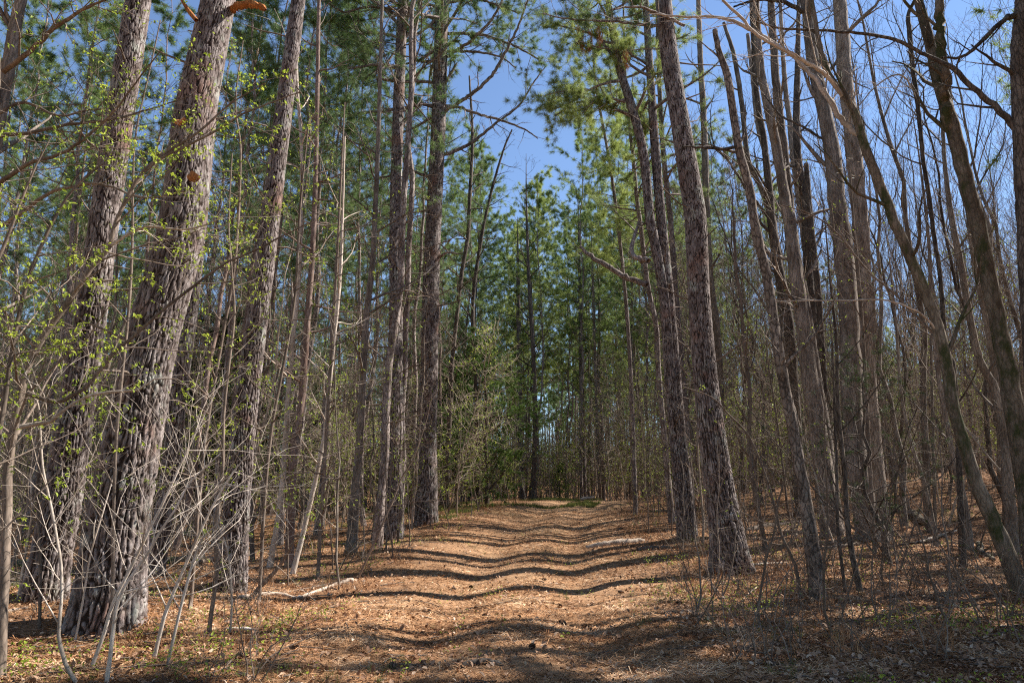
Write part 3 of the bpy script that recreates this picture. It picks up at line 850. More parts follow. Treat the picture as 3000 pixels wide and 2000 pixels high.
# ------------------------------------------------------------------ hardwoods of the right side
HW = 'hardwood_tree'
def hw(pts, label, bark, Y=None, H=17, seed=1, z0=6, n=8, L=2.2, kind=HW, cat='tree', broken=False, bud=0, third=3, rmin=0.005, zt=None, sub=4, dark=False):
    h = hero(kind, pts, label, cat, bark, Y=Y, H=None if broken else H, broken=broken, seed=seed)
    if n:
        dress(h[0], h[1], h[2], h[3], RG(seed + 500), z0, zt or H, n, L, bark, m=7, up=0.12, wig=0.13, ang=0.85, sub=sub, subr=0.5, third=third,
              rr=0.42, rmin=rmin, bud=bud, env=lambda t: 1.1 - 0.6 * t)
    return h
R3 = hw([(2397,1755,46),(2375,1568,40),(2347,1389,34),(2322,1250,32),(2292,1096,31),(2271,962,29),(2250,828,27),(2210,650,26),(2198,560,24),(2167,446,23),(2152,357,22),(2131,223,21),(2108,156,17),(2094,88,14)],
   'slender tree with flaking patchy bark leaning left, its top snapped off', M_PATCHY, broken=True, n=5, z0=2, L=1.3, seed=101, zt=9)
R4 = hw([(2350,1440,24),(2338,1275,24),(2312,962,28),(2281,784,28),(2261,650,26),(2254,560,22),(2240,424,18),(2222,312,16),(2212,223,14),(2205,100,12),(2200,0,10)],
   'dark leaning tree with a mossy patch, behind the tree with the snapped top', M_DARK, Y=23, seed=102)
R5 = hw([(2425,1480,60),(2400,1275,50),(2372,1096,46),(2353,962,42),(2329,784,38),(2313,650,34),(2299,580,30),(2277,446,27),(2250,312,26),(2225,178,22),(2215,0,20)],
   'smooth brown tulip tree leaning left with dark knots, left of the twin tall trunks', M_POPLAR, Y=19, seed=103)
R6 = hw([(2442,1475,40),(2418,1275,34),(2390,1096,32),(2360,900,28),(2335,760,26),(2320,650,24),(2312,580,22),(2298,446,22),(2281,312,24),(2269,178,22),(2259,0,20)],
   'straight grey-brown tulip tree pressed against the right side of its leaning neighbour', M_POPLAR, Y=20, seed=104)
R7 = hw([(2412,1450,34),(2398,1200,28),(2385,962,26),(2371,828,26),(2361,650,25),(2350,536,22),(2336,446,21),(2334,312,20),(2338,134,14),(2340,0,10)],
   'dark upright tree between the leaning tulip tree and the twin tall trunks', M_DARK, Y=25, seed=105)
R7b = hw([(2400,1450,22),(2375,900,18),(2345,620,17),(2322,446,16),(2313,350,15),(2300,250,14),(2288,50,10),(2285,-60,8)],
   'thin grey tree crossing behind the dark upright tree near its top', M_GREY, Y=28, seed=106)
R7c = hw([(2430,1440,22),(2400,900,18),(2375,650,17),(2365,520,15),(2362,480,13)],
   'snapped pole trunk ending in a splinter beside the dark upright tree', M_DARK, Y=24, seed=107, broken=True, n=0)
R8 = hw([(2552,1575,96),(2544,1540,78),(2535,1500,66),(2504,1300,57),(2494,1096,56),(2484,873,54),(2462,650,50),(2451,580,47),(2437,446,44),(2412,312,38),(2382,178,36),(2362,0,32)],
   'left trunk of the twin tall smooth tulip trees, flared at its foot', M_POPLAR, Y=17.5, H=22, z0=9, seed=108)
R9 = hw([(2582,1560,66),(2572,1450,48),(2560,1300,44),(2545,1096,41),(2533,873,42),(2521,650,42),(2514,580,44),(2502,446,44),(2475,223,40),(2460,0,36)],
   'right trunk of the twin tall smooth tulip trees, straight and grey', M_POPLAR, Y=18.2, H=22, z0=9, seed=109)
R10 = hw([(2995,1735,52),(2929,1568,44),(2868,1434,40),(2824,1300,34),(2790,1185,33),(2778,1096,34),(2748,962,32),(2699,828,30),(2660,739,29),(2620,650,28),(2594,580,27),(2540,446,26),(2496,312,20),(2424,214,17),(2397,112,13),(2379,0,11)],
   'mossy tree leaning far left that forks into long pale limbs', M_MOSSY, H=14, n=7, z0=3, L=1.6, seed=110)
R11 = hw([(3045,1640,80),(3010,1420,60),(2975,1230,54),(2953,1096,50),(2928,962,46),(2897,828,44),(2862,650,42),(2841,580,40),(2810,446,40),(2768,300,36),(2740,200,32),(2721,112,28),(2690,0,24)],
   'stout dark trunk leaning left that splits into two stems near the top right', M_MOSSY, Y=11.5, H=15, n=7, z0=7, L=1.6, seed=111)
R12 = hw([(2815,1500,18),(2805,1250,15),(2790,1060,14),(2772,1030,13),(2763,918,13),(2754,806,12),(2737,695,12),(2719,558,12),(2705,469,12),(2696,380,12),(2687,290,13),(2674,200,13),(2665,98,14),(2661,45,11),(2680,0,9)],
   'dark wavy stem between the forked leaning tree and the stout dark trunk', M_DARK, Y=14, H=13, n=8, z0=3, L=1.4, seed=112)
R13 = hw([(3060,1700,60),(3030,1100,50),(2998,580,40),(2991,446,38),(2982,268,36),(2980,134,34),(2990,0,30)],
   'black trunk at the right edge with one long limb reaching left', M_DARK, Y=10.5, H=13, n=5, z0=6, L=1.5, seed=113)
R14 = hw([(2960,1500,34),(2950,1400,30),(2942,1275,27),(2915,1141,24),(2870,1052,20),(2839,918,18),(2817,784,18),(2790,650,16),(2770,500,12),(2760,350,9)],
   'pale kinked hardwood sweeping left behind the stout dark trunk', M_GREY, Y=16, H=13, n=10, z0=3, L=1.6, seed=114)
R15 = hw([(2955,1420,24),(2930,1200,22),(2920,1119,18),(2893,962,16),(2870,851,14),(2844,708,12),(2830,560,9)],
   'slim pale hardwood just right of the kinked pale one', M_GREY, Y=17, H=12, n=8, z0=3, L=1.4, seed=115)
R16 = hw([(2838,1610,28),(2830,1520,24),(2815,1434,22),(2785,1300,15),(2750,1100,13),(2730,900,11),(2720,700,9)],
   'brown stem standing beside the foot of the forked leaning tree', M_POPLAR, H=12, n=8, z0=2, L=1.4, seed=116)
R17 = hw([(2745,1600,14),(2723,1479,12),(2696,1376,11),(2670,1300,10),(2640,1150,9),(2625,950,7),(2610,800,5)],
   'thin pale stem bending left on the sunlit slope at the right', M_GREY, H=8, n=8, z0=1.5, L=.9, kind='sapling', cat='sapling', seed=117, rmin=.004, third=0)
R17b = hw([(2745,1590,10),(2741,1550,9),(2737,1434,9),(2734,1300,8),(2728,1029,7),(2725,850,5)],
   'upright thin green-grey stem touching the bending pale stem at its foot', M_GREY, H=8, n=8, z0=1.5, L=.9, kind='sapling', cat='sapling', seed=118, rmin=.004, third=0)
R18 = hw([(2520,1736,18),(2495,1612,17),(2482,1523,16),(2473,1367,14),(2455,1200,12),(2450,1000,9),(2430,800,6)],
   'dark young stem in front of the twin tall tulip trees', M_DARK, H=7, n=12, z0=1, L=1.0, kind='sapling', cat='sapling', seed=119, rmin=.004, third=0, bud=1)
R18b = hw([(2478,1740,10),(2455,1550,10),(2451,1367,9),(2445,1200,8),(2440,1050,5)],
   'thinner dark stem left of the dark young stem by the twin tulip trees', M_DARK, H=5, n=8, z0=.8, L=.8, kind='sapling', cat='sapling', seed=120, rmin=.004, third=0, bud=1)
R19 = hw([(2344,1748,11),(2330,1657,10),(2290,1568,9),(2268,1479,9),(2241,1389,8),(2192,1275,7),(2129,1208,5),(2085,1163,4),(2000,1132,3)],
   'dark arching sapling bowed left in front of the thick scaly pine', M_TWIGDK, H=None, broken=True, n=10, z0=.6, zt=3.2, L=.7, kind='sapling', cat='sapling', seed=121, rmin=.003, third=0, bud=1)
R20 = hw([(2243,1608,14),(2219,1479,13),(2196,1345,13),(2196,1141,11),(2179,1007,10),(2170,873,9),(2156,784,8),(2150,650,6)],
   'thin wavy brown stem right of the thick scaly pine', M_TWIG, H=9, n=12, z0=1.5, L=1.1, kind='sapling', cat='sapling', seed=122, rmin=.005, third=0)
R21 = hw([(2120,1450,26),(2100,1000,24),(2078,800,22),(2070,600,20),(2065,446,20),(2060,312,18),(2052,178,16),(2046,0,14)],
   'straight trunk showing behind the right side of the thick scaly pine', M_GREY, Y=26, H=20, seed=123)
R22 = hw([(2340,1450,24),(2300,1000,20),(2263,670,15),(2232,558,14),(2192,469,14),(2174,312,14),(2152,170,13),(2120,67,9)],
   'bent narrow trunk curving left above the tree with the snapped top', M_GREY, Y=24, H=17, seed=124)
R23 = hw([(2330,1450,24),(2290,900,20),(2263,625,17),(2245,469,15),(2219,357,14),(2205,223,13),(2190,100,10)],
   'pale narrow trunk just right of the bent narrow trunk', M_GREY, Y=27, H=18, seed=125)
print('DEPTHS', {n: (round(h[1][0],1), round(h[1][1],1), round(float(h[3][3]*2),2)) for n,h in dict(R3=R3,R4=R4,R5=R5,R8=R8,R10=R10,R11=R11,R14=R14,R16=R16,R17=R17,R18=R18,R20=R20).items()})
for k, (h, pts, bk, tw) in enumerate([
    (R10, [(2540,446,22),(2520,395,20),(2473,357,17),(2384,228,14),(2286,138,11),(2134,58,9),(2000,50,6),(1900,40,3)], M_PALE, 12),
    (R10, [(2470,280,14),(2424,223,12),(2330,165,10),(2223,107,9),(2170,50,8),(2116,0,7)], M_PALE, 10),
    (R10, [(2496,312,14),(2440,236,13),(2405,140,12),(2385,30,9)], M_MOSSY, 6),
    (R11, [(2790,380,34),(2772,312,30),(2768,250,28),(2761,178,27),(2755,90,25),(2751,-40,22)], M_MOSSY, 4),
    (R13, [(2998,400,22),(2933,330,19),(2866,270,16),(2778,192,14),(2710,160,11),(2600,110,10),(2450,92,8),(2300,85,7),(2200,60,5)], M_DARK, 12),
    (R13, [(2975,45,18),(2940,60,14),(2830,160,9),(2760,170,5)], M_DARK, 6),
    (R4, [(2265,650,10),(2190,560,8),(2140,480,6),(2080,430,5),(2000,420,4)], M_DARK, 10),
    (R3, [(2160,430,10),(2110,436,9),(2050,432,6),(2000,430,4)], M_DARK, 5),
    (R8, [(2430,420,8),(2350,370,7),(2290,340,6),(2240,280,4)], M_DARK, 8),
    (R8, [(2360,40,14),(2300,8,11),(2220,0,8),(2150,20,5)], M_DARK, 8),
    (R10, [(2770,1000,8),(2720,960,8),(2620,860,7),(2540,790,6),(2450,680,5),(2380,630,4),(2290,600,3)], M_TWIGDK, 14),
    (R10, [(2755,980,6),(2700,920,6),(2600,880,5),(2500,880,5),(2400,880,4),(2270,883,3)], M_PALE, 12),
    (R5, [(2360,920,6),(2300,885,5),(2240,880,3)], M_PALE, 5),
    (R12, [(2690,290,6),(2640,220,5),(2570,250,4),(2500,330,3)], M_PALE, 8)]):
    limb(h[0], h[1], pts, h[1][1], bk, twigs=tw, seed=130 + k, dy=(.7, -.5)[k % 2], tl=.9, sides=8, bud=1 if k in (10, 11) else 0)

# ------------------------------------------------------------------ centre of the view, beyond the crest
for k, (pts, lab, bk, Y, H) in enumerate([
    ([(1556,1462,16),(1567,1320,13),(1565,1096,13),(1553,873,12),(1547,760,9)], 'dark thin trunk standing at the far end of the track, left side', M_DARK, 44, 24),
    ([(1530,1462,16),(1522,1096,15),(1518,850,12)], 'mottled pine trunk just left of the dark thin trunk past the track', M_PINE, 50, 22),
    ([(1712,1452,18),(1706,1250,16),(1703,1050,14),(1700,900,12)], 'tall straight pine trunk at the end of the track, right of centre', M_PINE, 52, 25),
    ([(1757,1452,12),(1745,1096,9),(1737,828,7)], 'pale slender trunk right of the tall straight pine past the track', M_GREY, 50, 22),
    ([(1308,1480,16),(1321,1119,14),(1330,1007,12),(1352,806,12),(1370,695,12),(1375,600,11),(1384,402,9),(1375,223,5)], 'dark bare tree rising behind the pair of pines, leaning right', M_DARK, 31, 22),
    ([(1400,1480,14),(1395,1150,12),(1385,900,11),(1410,700,10),(1440,560,8),(1475,440,6),(1500,380,4)], 'dark bare forked tree right of the leaning dark one', M_DARK, 33, 20)]):
    h = hero('slender_tree', pts, lab, 'tree', bk, Y=Y, H=H, seed=150 + k)
    dress(h[0], h[1], h[2], h[3], RG(170 + k), 8 if k < 4 else 5, H, 26, 2.2, bk, m=5, up=.08, ang=1.1, sub=4, third=2, rr=.4, rmin=.010,
          needle=M_NEEDLE if k in (1, 2) else None, nk=10, nl=.28, nw=.03, nt=(8, 5), env=lambda t: 1.1 - .7 * t)

# ------------------------------------------------------------------ left side stems
def stem(pts, label, bark, Y=None, seed=1, n=8, L=.8, bud=0, H=None, z0=1, zt=5, sub=3, third=0, kind='sapling', cat='sapling', up=.06, rmin=.003, wig=.16, ang=.9, dy=0):
    h = hero(kind, pts, label, cat, bark, Y=Y, H=H, broken=H is None, seed=seed, step=.12)
    if n:
        dress(h[0], h[1], h[2], h[3], RG(seed + 700), z0, zt, n, L, bark, m=6, up=up, wig=wig, ang=ang, sub=sub, subr=.5, third=third, rr=.45, rmin=rmin, bud=bud, sides=5)
    return h
S1 = stem([(1028,1618,36),(1040,1450,27),(1051,1320,24),(1071,962,19),(1090,784,17),(1098,650,15),(1110,350,12),(1120,0,9)],
   'smooth tan hardwood left of the pair of pines, slightly bowed', M_GREY, seed=201, n=26, L=1.5, H=20, z0=3, zt=18, third=2, kind='young_hardwood', cat='tree', bud=1)
S2 = stem([(857,1682,16),(905,1490,14),(946,1300,13),(955,1230,12),(995,828,10),(1003,650,8),(1010,400,5)],
   'thin pale stem leaning right between the sunlit pine and the tan hardwood', M_PALE, seed=202, n=14, L=1.0, z0=2, zt=9)
S3 = stem([(846,1660,26),(861,1300,24),(875,1250,22),(893,1052,18),(906,873,17),(920,650,15),(928,357,13),(935,0,10)],
   'reddish scaly young pine right of the sunlit leaning pine', M_REDPINE, seed=203, n=30, L=1.0, H=19, z0=3, zt=18, kind='young_pine', cat='pine tree', ang=1.3)
S4 = stem([(790,1660,18),(821,1479,17),(836,1300,17),(842,1186,15),(857,1007,13),(875,828,12),(882,650,11),(884,446,10),(872,268,8),(868,120,5)],
   'smooth bright wavy stem beside the reddish young pine', M_PALE, seed=204, n=18, L=1.1, H=14, z0=3, zt=13, third=2, bud=1)
S5 = stem([(740,1640,14),(735,1400,13),(760,1150,11),(800,850,9),(830,600,6)],
   'thin stem right behind the sunlit leaning pine', M_TWIG, seed=205, n=14, L=1.0, z0=2, zt=10, bud=1)
# pale suckers and leaning saplings at the lower left
for k, (pts, lab, bk, nb, bud) in enumerate([
    ([(225,2003,13),(192,1943,13),(172,1858,12),(179,1769,11),(179,1657,10),(165,1568,9),(147,1470,9),(125,1367,8),(118,1253,7),(112,1186,6),(67,1074,4),(50,1000,3)], 'pale wavy sapling rising from the bottom edge left of the thickest pine', M_PALE, 9, 0),
    ([(312,2003,14),(328,1880,13),(339,1791,12),(366,1715,11),(424,1635,10),(473,1550,9),(513,1492,7),(554,1416,6),(600,1370,5),(647,1327,4)], 'tan leaning sapling crossing the foot of the thickest pine, lower of the two', M_PALE, 8, 0),
    ([(268,1954,13),(304,1858,12),(330,1769,12),(379,1671,11),(429,1568,10),(487,1452,9),(522,1376,8),(558,1300,6),(589,1235,5),(647,1119,4)], 'white leaning sapling crossing the foot of the thickest pine, upper of the two', M_PALE, 8, 0),
    ([(451,1927,14),(482,1804,13),(513,1724,12),(554,1630,10),(594,1541,9),(625,1479,8),(643,1447,7),(679,1389,6),(714,1345,4),(780,1280,3)], 'white sapling leaning right in the sunlit clump before the third thick pine', M_PALE, 9, 0),
    ([(491,1945,11),(513,1849,10),(540,1737,10),(567,1639,8),(594,1577,6),(650,1520,4)], 'second white sapling right beside the leaning white one', M_PALE, 6, 0),
    ([(612,1856,16),(621,1782,15),(634,1679,14),(632,1568,13),(638,1479,12),(652,1380,11),(654,1300,11),(656,1208,10),(672,1060,9),(687,918,8),(678,780,7),(670,650,6),(680,450,4)], 'straight pinkish brown stem in front of the sunlit leaning pine', M_TWIG, 14, 1),
    ([(672,1856,8),(679,1769,8),(670,1635,7),(643,1546,5),(600,1480,3)], 'short pale stem bending left at the foot of the sunlit leaning pine', M_PALE, 6, 1),
    ([(116,1842,10),(118,1635,10),(112,1523,9),(112,1389,8),(130,1250,7),(150,1100,5)], 'thin brown upright stem before the stout grey pine at the left', M_TWIG, 9, 1),
    ([(54,1753,10),(76,1613,9),(94,1500,8),(92,1380,7),(110,1250,5)], 'pale thin stem near the left edge beside the stout grey pine', M_PALE, 8, 0),
    ([(192,1705,20),(196,1523,18),(223,1412,17),(259,1300,16),(268,1208,15),(312,1087,14),(339,1007,12),(400,880,9),(480,760,6)], 'dark slanting young hardwood between the two stoutest pines', M_GREY, 10, 2),
    ([(219,1882,7),(241,1769,7),(268,1613,6),(304,1492,5),(330,1403,3)], 'white whip leaning against the left side of the thickest pine', M_PALE, 4, 0)]):
    stem([(a, b, c * .85) for a, b, c in pts], lab, bk, seed=210 + k, n=nb + 4, L=.8, z0=.4, zt=4.5, bud=bud, sub=4, wig=.12)
# leaning stem with the leafy branches of the left foreground
B1 = stem([(20,1500,26),(27,1337,24),(67,1119,22),(89,1052,21),(134,971,20),(201,882,18),(268,784,15),(321,721,13),(339,652,12),(402,527,11),(469,460,9),(580,388,7),(670,308,5),(777,243,3)],
   'leaning leafy young tree arching up to the right across the left pines', M_TWIG, Y=6.2, seed=231, n=22, L=1.0, bud=3, z0=1.2, zt=5.5, sub=4, third=2, kind='leafing_young_tree', cat='tree', up=.02)
limb(B1[0], B1[1], [(80,1150,14),(161,1177,12),(214,1159,12),(268,1114,11),(330,1038,11),(402,971,10),(491,895,9),(580,828,8),(670,766,7),(737,739,6),(804,703,5),(911,650,3)], 5.9, M_TWIG, twigs=12, seed=232, bud=3, tl=.6)
limb(B1[0], B1[1], [(60,1250,14),(150,1232,11),(214,1180,9),(300,1150,8),(402,1143,7),(450,1110,5),(520,1110,3)], 5.6, M_PALE, twigs=8, seed=233, bud=2, tl=.5)
limb(B1[0], B1[1], [(402,527,8),(450,480,8),(560,420,7),(640,380,6),(720,330,5),(880,270,3)], 6.2, M_TWIG, twigs=10, seed=234, bud=3, tl=.6)
limb(B1[0], B1[1], [(321,721,9),(385,680,9),(430,664,8),(520,672,6),(600,660,5),(660,630,3)], 6.2, M_PALE, twigs=9, seed=235, bud=3, tl=.6)
L0 = stem([(-330,1900,60),(-200,1300,48),(-110,800,42),(-30,480,38),(0,320,38),(20,220,36),(40,100,34),(62,0,28),(90,-150,22)],
   'smooth grey trunk leaning in at the top left corner', M_GREY, Y=7.5, seed=240, n=10, L=1.4, H=11, z0=3, zt=10, bud=2, third=2, kind='young_hardwood', cat='tree')
for k, (pts, tl_) in enumerate([([(10,210,16),(90,150,13),(160,80,11),(240,30,8),(310,0,5)], .7), ([(-10,400,14),(80,390,11),(200,365,9),(330,350,7),(440,320,5),(560,280,3)], .7),
      ([(-30,560,14),(80,480,11),(200,440,8),(330,330,6),(400,240,4),(470,150,3)], .8), ([(-40,350,12),(70,300,9),(170,340,7),(290,320,5),(400,360,3)], .7),
      ([(-60,700,14),(40,640,11),(160,560,9),(290,540,7),(420,580,5),(540,560,3)], .8)]):
    limb(L0[0], L0[1], pts, 7.0, M_TWIG, twigs=12, seed=241 + k, bud=3, tl=tl_, dy=(-.8, .5)[k % 2])
for k, (pts, lab, Y, nb) in enumerate([
    ([(330,1700,10),(340,1300,9),(378,900,8),(388,700,7),(390,520,6),(400,380,5),(440,200,4),(470,60,3)], 'upright dark leafy whip in front of the two stoutest pines', 7.4, 26),
    ([(-150,1900,18),(-60,1500,16),(0,1250,14),(60,900,11),(130,700,9),(210,560,7),(300,480,4)], 'pale leafy stem slanting in from the left edge', 5.6, 24),
    ([(560,1750,12),(600,1300,10),(650,1000,9),(690,750,8),(705,450,6),(690,300,5),(712,120,3)], 'leafy upright sapling between the thickest and the sunlit pines', 9.5, 30),
    ([(760,1740,11),(790,1300,10),(860,900,8),(880,600,7),(905,350,4)], 'leafy sapling standing right of the sunlit leaning pine', 10.5, 26),
    ([(-240,1900,16),(-150,1300,14),(-60,900,12),(20,700,9),(90,520,6),(150,400,3)], 'leafy sapling at the left edge below the corner trunk', 5.0, 20),
    ([(930,1700,11),(960,1200,10),(985,800,8),(1000,500,6),(1010,300,3)], 'leafy sapling left of the smooth tan hardwood', 13.5, 26)]):
    stem(pts, lab, M_TWIG, Y=Y, seed=250 + k, n=nb, L=.95, bud=2, z0=1.0, zt=7.5, sub=5, third=2, kind='leafing_sapling', cat='sapling', up=.02, ang=1.15)

# ------------------------------------------------------------------ pines standing outside the right edge that shade the foreground
SH = [(12.1, 9.9, 19), (13.0, 11.3, 19), (12.3, 8.4, 18), (11.4, 9.6, 17), (10.6, 7.0, 17), (10.8, 8.2, 17), (12.8, 9.2, 17), (14.6, 10.4, 17), (17.2, 10.6, 18), (15.8, 12.6, 17), (19.4, 12.0, 17), (13.6, 7.2, 15), (17.0, 8.2, 16), (10.4, 6.0, 14)]

# wood standing round and behind the camera, outside the view
SR = [(-9, -3), (-13, 1), (-7, -8), (-2.6, -9), (3.5, -7.5), (-15, -7), (8, -9), (13, -5), (-11, 6), (-16, 9), (0.5, -14), (-20, 3), (11, -13), (6, -3.5),
      (18, -2), (23, 2), (-19, 15), (25, 15), (22, 18), (26, 21), (29, 26), (24, 11), (33, 31), (30, 17), (-5, -17), (-8, -12), (-11, -2), (-3.6, -5), (4.6, -4.6), (8, -15), (-14, -14), (-22, -4), (15, -9), (20, -6), (-9, 2.5), (-24, 10), (2.5, -10.5), (6, -19), (-1, -20), (17.3, 14.6), (19.6, 16.6), (21.3, 19.6), (24.5, 23)]
# ------------------------------------------------------------------ prototypes for the wood behind
def proto_pine(name, H, c0, needle, seed, dead=26, bark=None, nb=36, L=2.5, nk=19, tuftw=0.0125, r0=0.11, dl=1.3):
    rg = RG(seed)
    root = thing(name, None, None)
    m = 22
    z = np.linspace(-0.2, H, m)
    lean = rg.normal(size=2) * 0.03
    P = np.stack([lean[0] * z + 0.12 * np.cumsum(rg.normal(size=m)) * .5, lean[1] * z + 0.12 * np.cumsum(rg.normal(size=m)) * .5, z], 1)
    P[:, :2] -= P[0, :2]
    R = r0 * (1 - z / H * 0.93).clip(0.05, 1.2) ** 0.8; R[0] *= 1.25
    mb = MB(); tubes(mb, P, R, 10); mb.build('trunk', bark or M_PINE, root)
    zz = np.array([0.1, c0]) * H
    def seg(a, b):
        s = np.linspace(a, b, 20)
        return np.stack([np.interp(s, z, P[:, k]) for k in range(3)], 1)[None], np.interp(s, z, R)[None]
    a, ra = seg(0.08 * H, c0 * H)
    A, RA, LA = grow(a, ra, dead, 0, 1, 1.45, dl, 5, 0.22, 0.0, 0.2, rg, rmin=0.006)
    B, RB, LB = grow(A, RA, 3, .3, 1, .8, LA * .5, 4, .25, 0, .6, rg, rmin=0.005)
    mb = MB(); tubes(mb, A, RA, 4); tubes(mb, B, RB, 3); mb.build('dead_branches', M_TWIG, root)
    a, ra = seg(c0 * H, H * 0.985)
    A, RA, LA = grow(a, ra, nb, 0, 1, 1.15, L, 6, 0.12, 0.06, 0.4, rg, rmin=0.009, env=lambda t: 1.1 - 0.85 * t ** 1.3)
    B, RB, LB = grow(A, RA, 6, .2, 1, .75, LA * .38, 4, .16, .05, .5, rg, rmin=0.007)
    mb = MB(); tubes(mb, A, RA, 5); tubes(mb, B, RB, 3); mb.build('branches', M_TWIG, root)
    mn = MB()
    c1, t1 = along(A, 5, .45, 1, rg); needles(mn, c1, t1, nk, .24, tuftw, rg)
    c2, t2 = along(B, 5, .3, 1, rg); needles(mn, c2, t2, nk, .24, tuftw, rg)
    mn.build('crown', needle, root, smooth=False)
    return root

def proto_hard(name, H, seed, r0=0.11, bark=None, nb=13, L=3.2, up=0.18, z0=0.38, bud=0, rmin=0.007, third=4):
    rg = RG(seed)
    root = thing(name, None, None)
    m = 20; z = np.linspace(-0.2, H, m)
    P = np.stack([0.35 * np.cumsum(rg.normal(size=m)) * .4, .35 * np.cumsum(rg.normal(size=m)) * .4, z], 1); P[:, :2] -= P[0, :2]
    R = r0 * (1 - z / H * 0.95).clip(0.04, 1.2) ** 0.9; R[0] *= 1.3
    mb = MB(); tubes(mb, P, R, 9); mb.build('trunk', bark or M_GREY, root)
    s = np.linspace(z0 * H, H * .97, 20)
    a = np.stack([np.interp(s, z, P[:, k]) for k in range(3)], 1)[None]; ra = np.interp(s, z, R)[None]
    A, RA, LA = grow(a, ra, nb, 0, 1, .7, L, 8, .12, up, .5, rg, rmin=rmin * 1.4, env=lambda t: 1.15 - .7 * t)
    B, RB, LB = grow(A, RA, 6, .15, 1, .6, LA * .5, 6, .13, up, .55, rg, rmin=rmin)
    C, RC, LC = grow(B, RB, third, .15, 1, .6, LB * .5, 4, .16, up * .8, .6, rg, rmin=rmin * .7)
    mb = MB(); tubes(mb, A, RA, 5); mb.build('branches', bark or M_GREY, root)
    mb = MB(); tubes(mb, B, RB, 3); tubes(mb, C, RC, 3); mb.build('twigs', M_TWIG, root)
    if bud:
        mn = MB(); c1, t1 = along(C, bud, .3, 1, rg); leaves(mn, c1, t1, .07, .04, rg); mn.build('leaves', M_BUD, root, smooth=False)
    return root

def proto_sap(name, H, seed, r0=0.022, bark=None, nb=14, L=1.0, bud=0, rmin=0.0045, lean=.12, leaf=.05, third=0, up=.05):
    rg = RG(seed)
    root = thing(name, None, None)
    m = 12; z = np.linspace(-0.08, H, m)
    dx, dy = rg.normal(size=2) * lean
    P = np.stack([dx * z + .1 * np.cumsum(rg.normal(size=m)) * .5, dy * z + .1 * np.cumsum(rg.normal(size=m)) * .5, z], 1); P[:, :2] -= P[0, :2]
    R = r0 * (1 - z / H * .85).clip(.1, 1.1)
    mb = MB(); tubes(mb, P, R, 6); mb.build('stem', bark or M_TWIG, root)
    Q, QR = resample(P, R, 20)
    A, RA, LA = grow(Q[None], QR[None], nb, .15, 1, 1.0, L, 6, .2, up, .5, rg, rmin=rmin, env=lambda t: 1.1 - .5 * t)
    B, RB, LB = grow(A, RA, 4, .2, 1, .8, LA * .5, 4, .22, up, .6, rg, rmin=rmin * .8)
    mb = MB(); tubes(mb, A, RA, 4); tubes(mb, B, RB, 3)
    if third:
        C, RC, LC = grow(B, RB, third, .2, 1, .8, LB * .5, 3, .22, up, .6, rg, rmin=rmin * .7)
        tubes(mb, C, RC, 3)
    mb.build('twigs', bark or M_TWIG, root)
    if bud:
        mn = MB()
        c1, t1 = along(A, bud, .3, 1, rg); c2, t2 = along(B, bud, .2, 1, rg)
        leaves(mn, np.vstack([c1, c2]), np.vstack([t1, t2]), leaf, leaf * .5, rg); mn.build('leaves', M_BUD, root, smooth=False)
    return root

def proto_shrub(name, H, seed, bark, n=9, bud=0, rmin=.0025, leaf=.03, sb=4, bp=1):
    rg = RG(seed)
    root = thing(name, None, None)
    b = np.zeros((n, 3)); b[:, :2] = rg.normal(size=(n, 2)) * .08; b[:, 2] = -.04
    d = norm(np.stack([rg.normal(size=n) * .45, rg.normal(size=n) * .45, np.ones(n)], 1))
    pts = [b]
    for k in range(7):
        d = norm(d + .17 * rg.normal(size=d.shape)); pts.append(pts[-1] + d * H / 7 * (0.7 + .6 * rg.random((n, 1))))
    P = np.stack(pts, 1); R = (.008 + .004 * rg.random((n, 1))) * np.linspace(1, .3, 8)[None]
    mb = MB(); tubes(mb, P, R, 5); mb.build('stems', bark, root)
    A, RA, LA = grow(P, R, sb, .15, 1, .9, H * .4, 5, .25, .0, .6, rg, rmin=rmin)
    B, RB, LB = grow(A, RA, 3, .2, 1, .8, LA * .5, 4, .25, 0, .6, rg, rmin=rmin * .8)
    mb = MB(); tubes(mb, A, RA, 4); tubes(mb, B, RB, 3); mb.build('twigs', bark, root)
    if bud:
        mn = MB(); c1, t1 = along(B, bud, .2, 1, rg); kq = rg.random(len(c1)) < bp; leaves(mn, c1[kq], t1[kq], leaf, leaf * .55, rg); mn.build('leaves', M_BUD, root, smooth=False)
    return root

def proto_cedar(name, H, seed, mat_, W_=1.5, n=60, dens=5, z0=.05, nw=.009, nl=.10):
    rg = RG(seed)
    root = thing(name, None, None)
    m = 12; z = np.linspace(-.1, H, m)
    P = np.stack([.05 * np.cumsum(rg.normal(size=m)), .05 * np.cumsum(rg.normal(size=m)), z], 1); P[:, :2] -= P[0, :2]
    R = (.02 + .012 * H) * (1 - z / H * .9).clip(.08, 1.1)
    mb = MB(); tubes(mb, P, R, 8); mb.build('trunk', M_DARK, root)
    Q, QR = resample(P, R, 24)
    A, RA, LA = grow(Q[None], QR[None], n, z0, 1, 1.15, W_, 6, .14, .02, .35, rg, rmin=.006, env=lambda t: 1.1 - .85 * t)
    B, RB, LB = grow(A, RA, 6, .25, 1, .75, LA * .4, 4, .16, -.02, .5, rg, rmin=.004)
    mb = MB(); tubes(mb, A, RA, 4); tubes(mb, B, RB, 3); mb.build('branches', M_DARK, root)
    mn = MB()
    c1, t1 = along(B, dens, .3, 1, rg); needles(mn, c1, t1, 12, nl, nw, rg, spread=.7, droop=.25)
    c2, t2 = along(A, dens, .5, 1, rg); needles(mn, c2, t2, 12, nl, nw, rg, spread=.7, droop=.25)
    mn.build('crown', mat_, root, smooth=False)
    return root

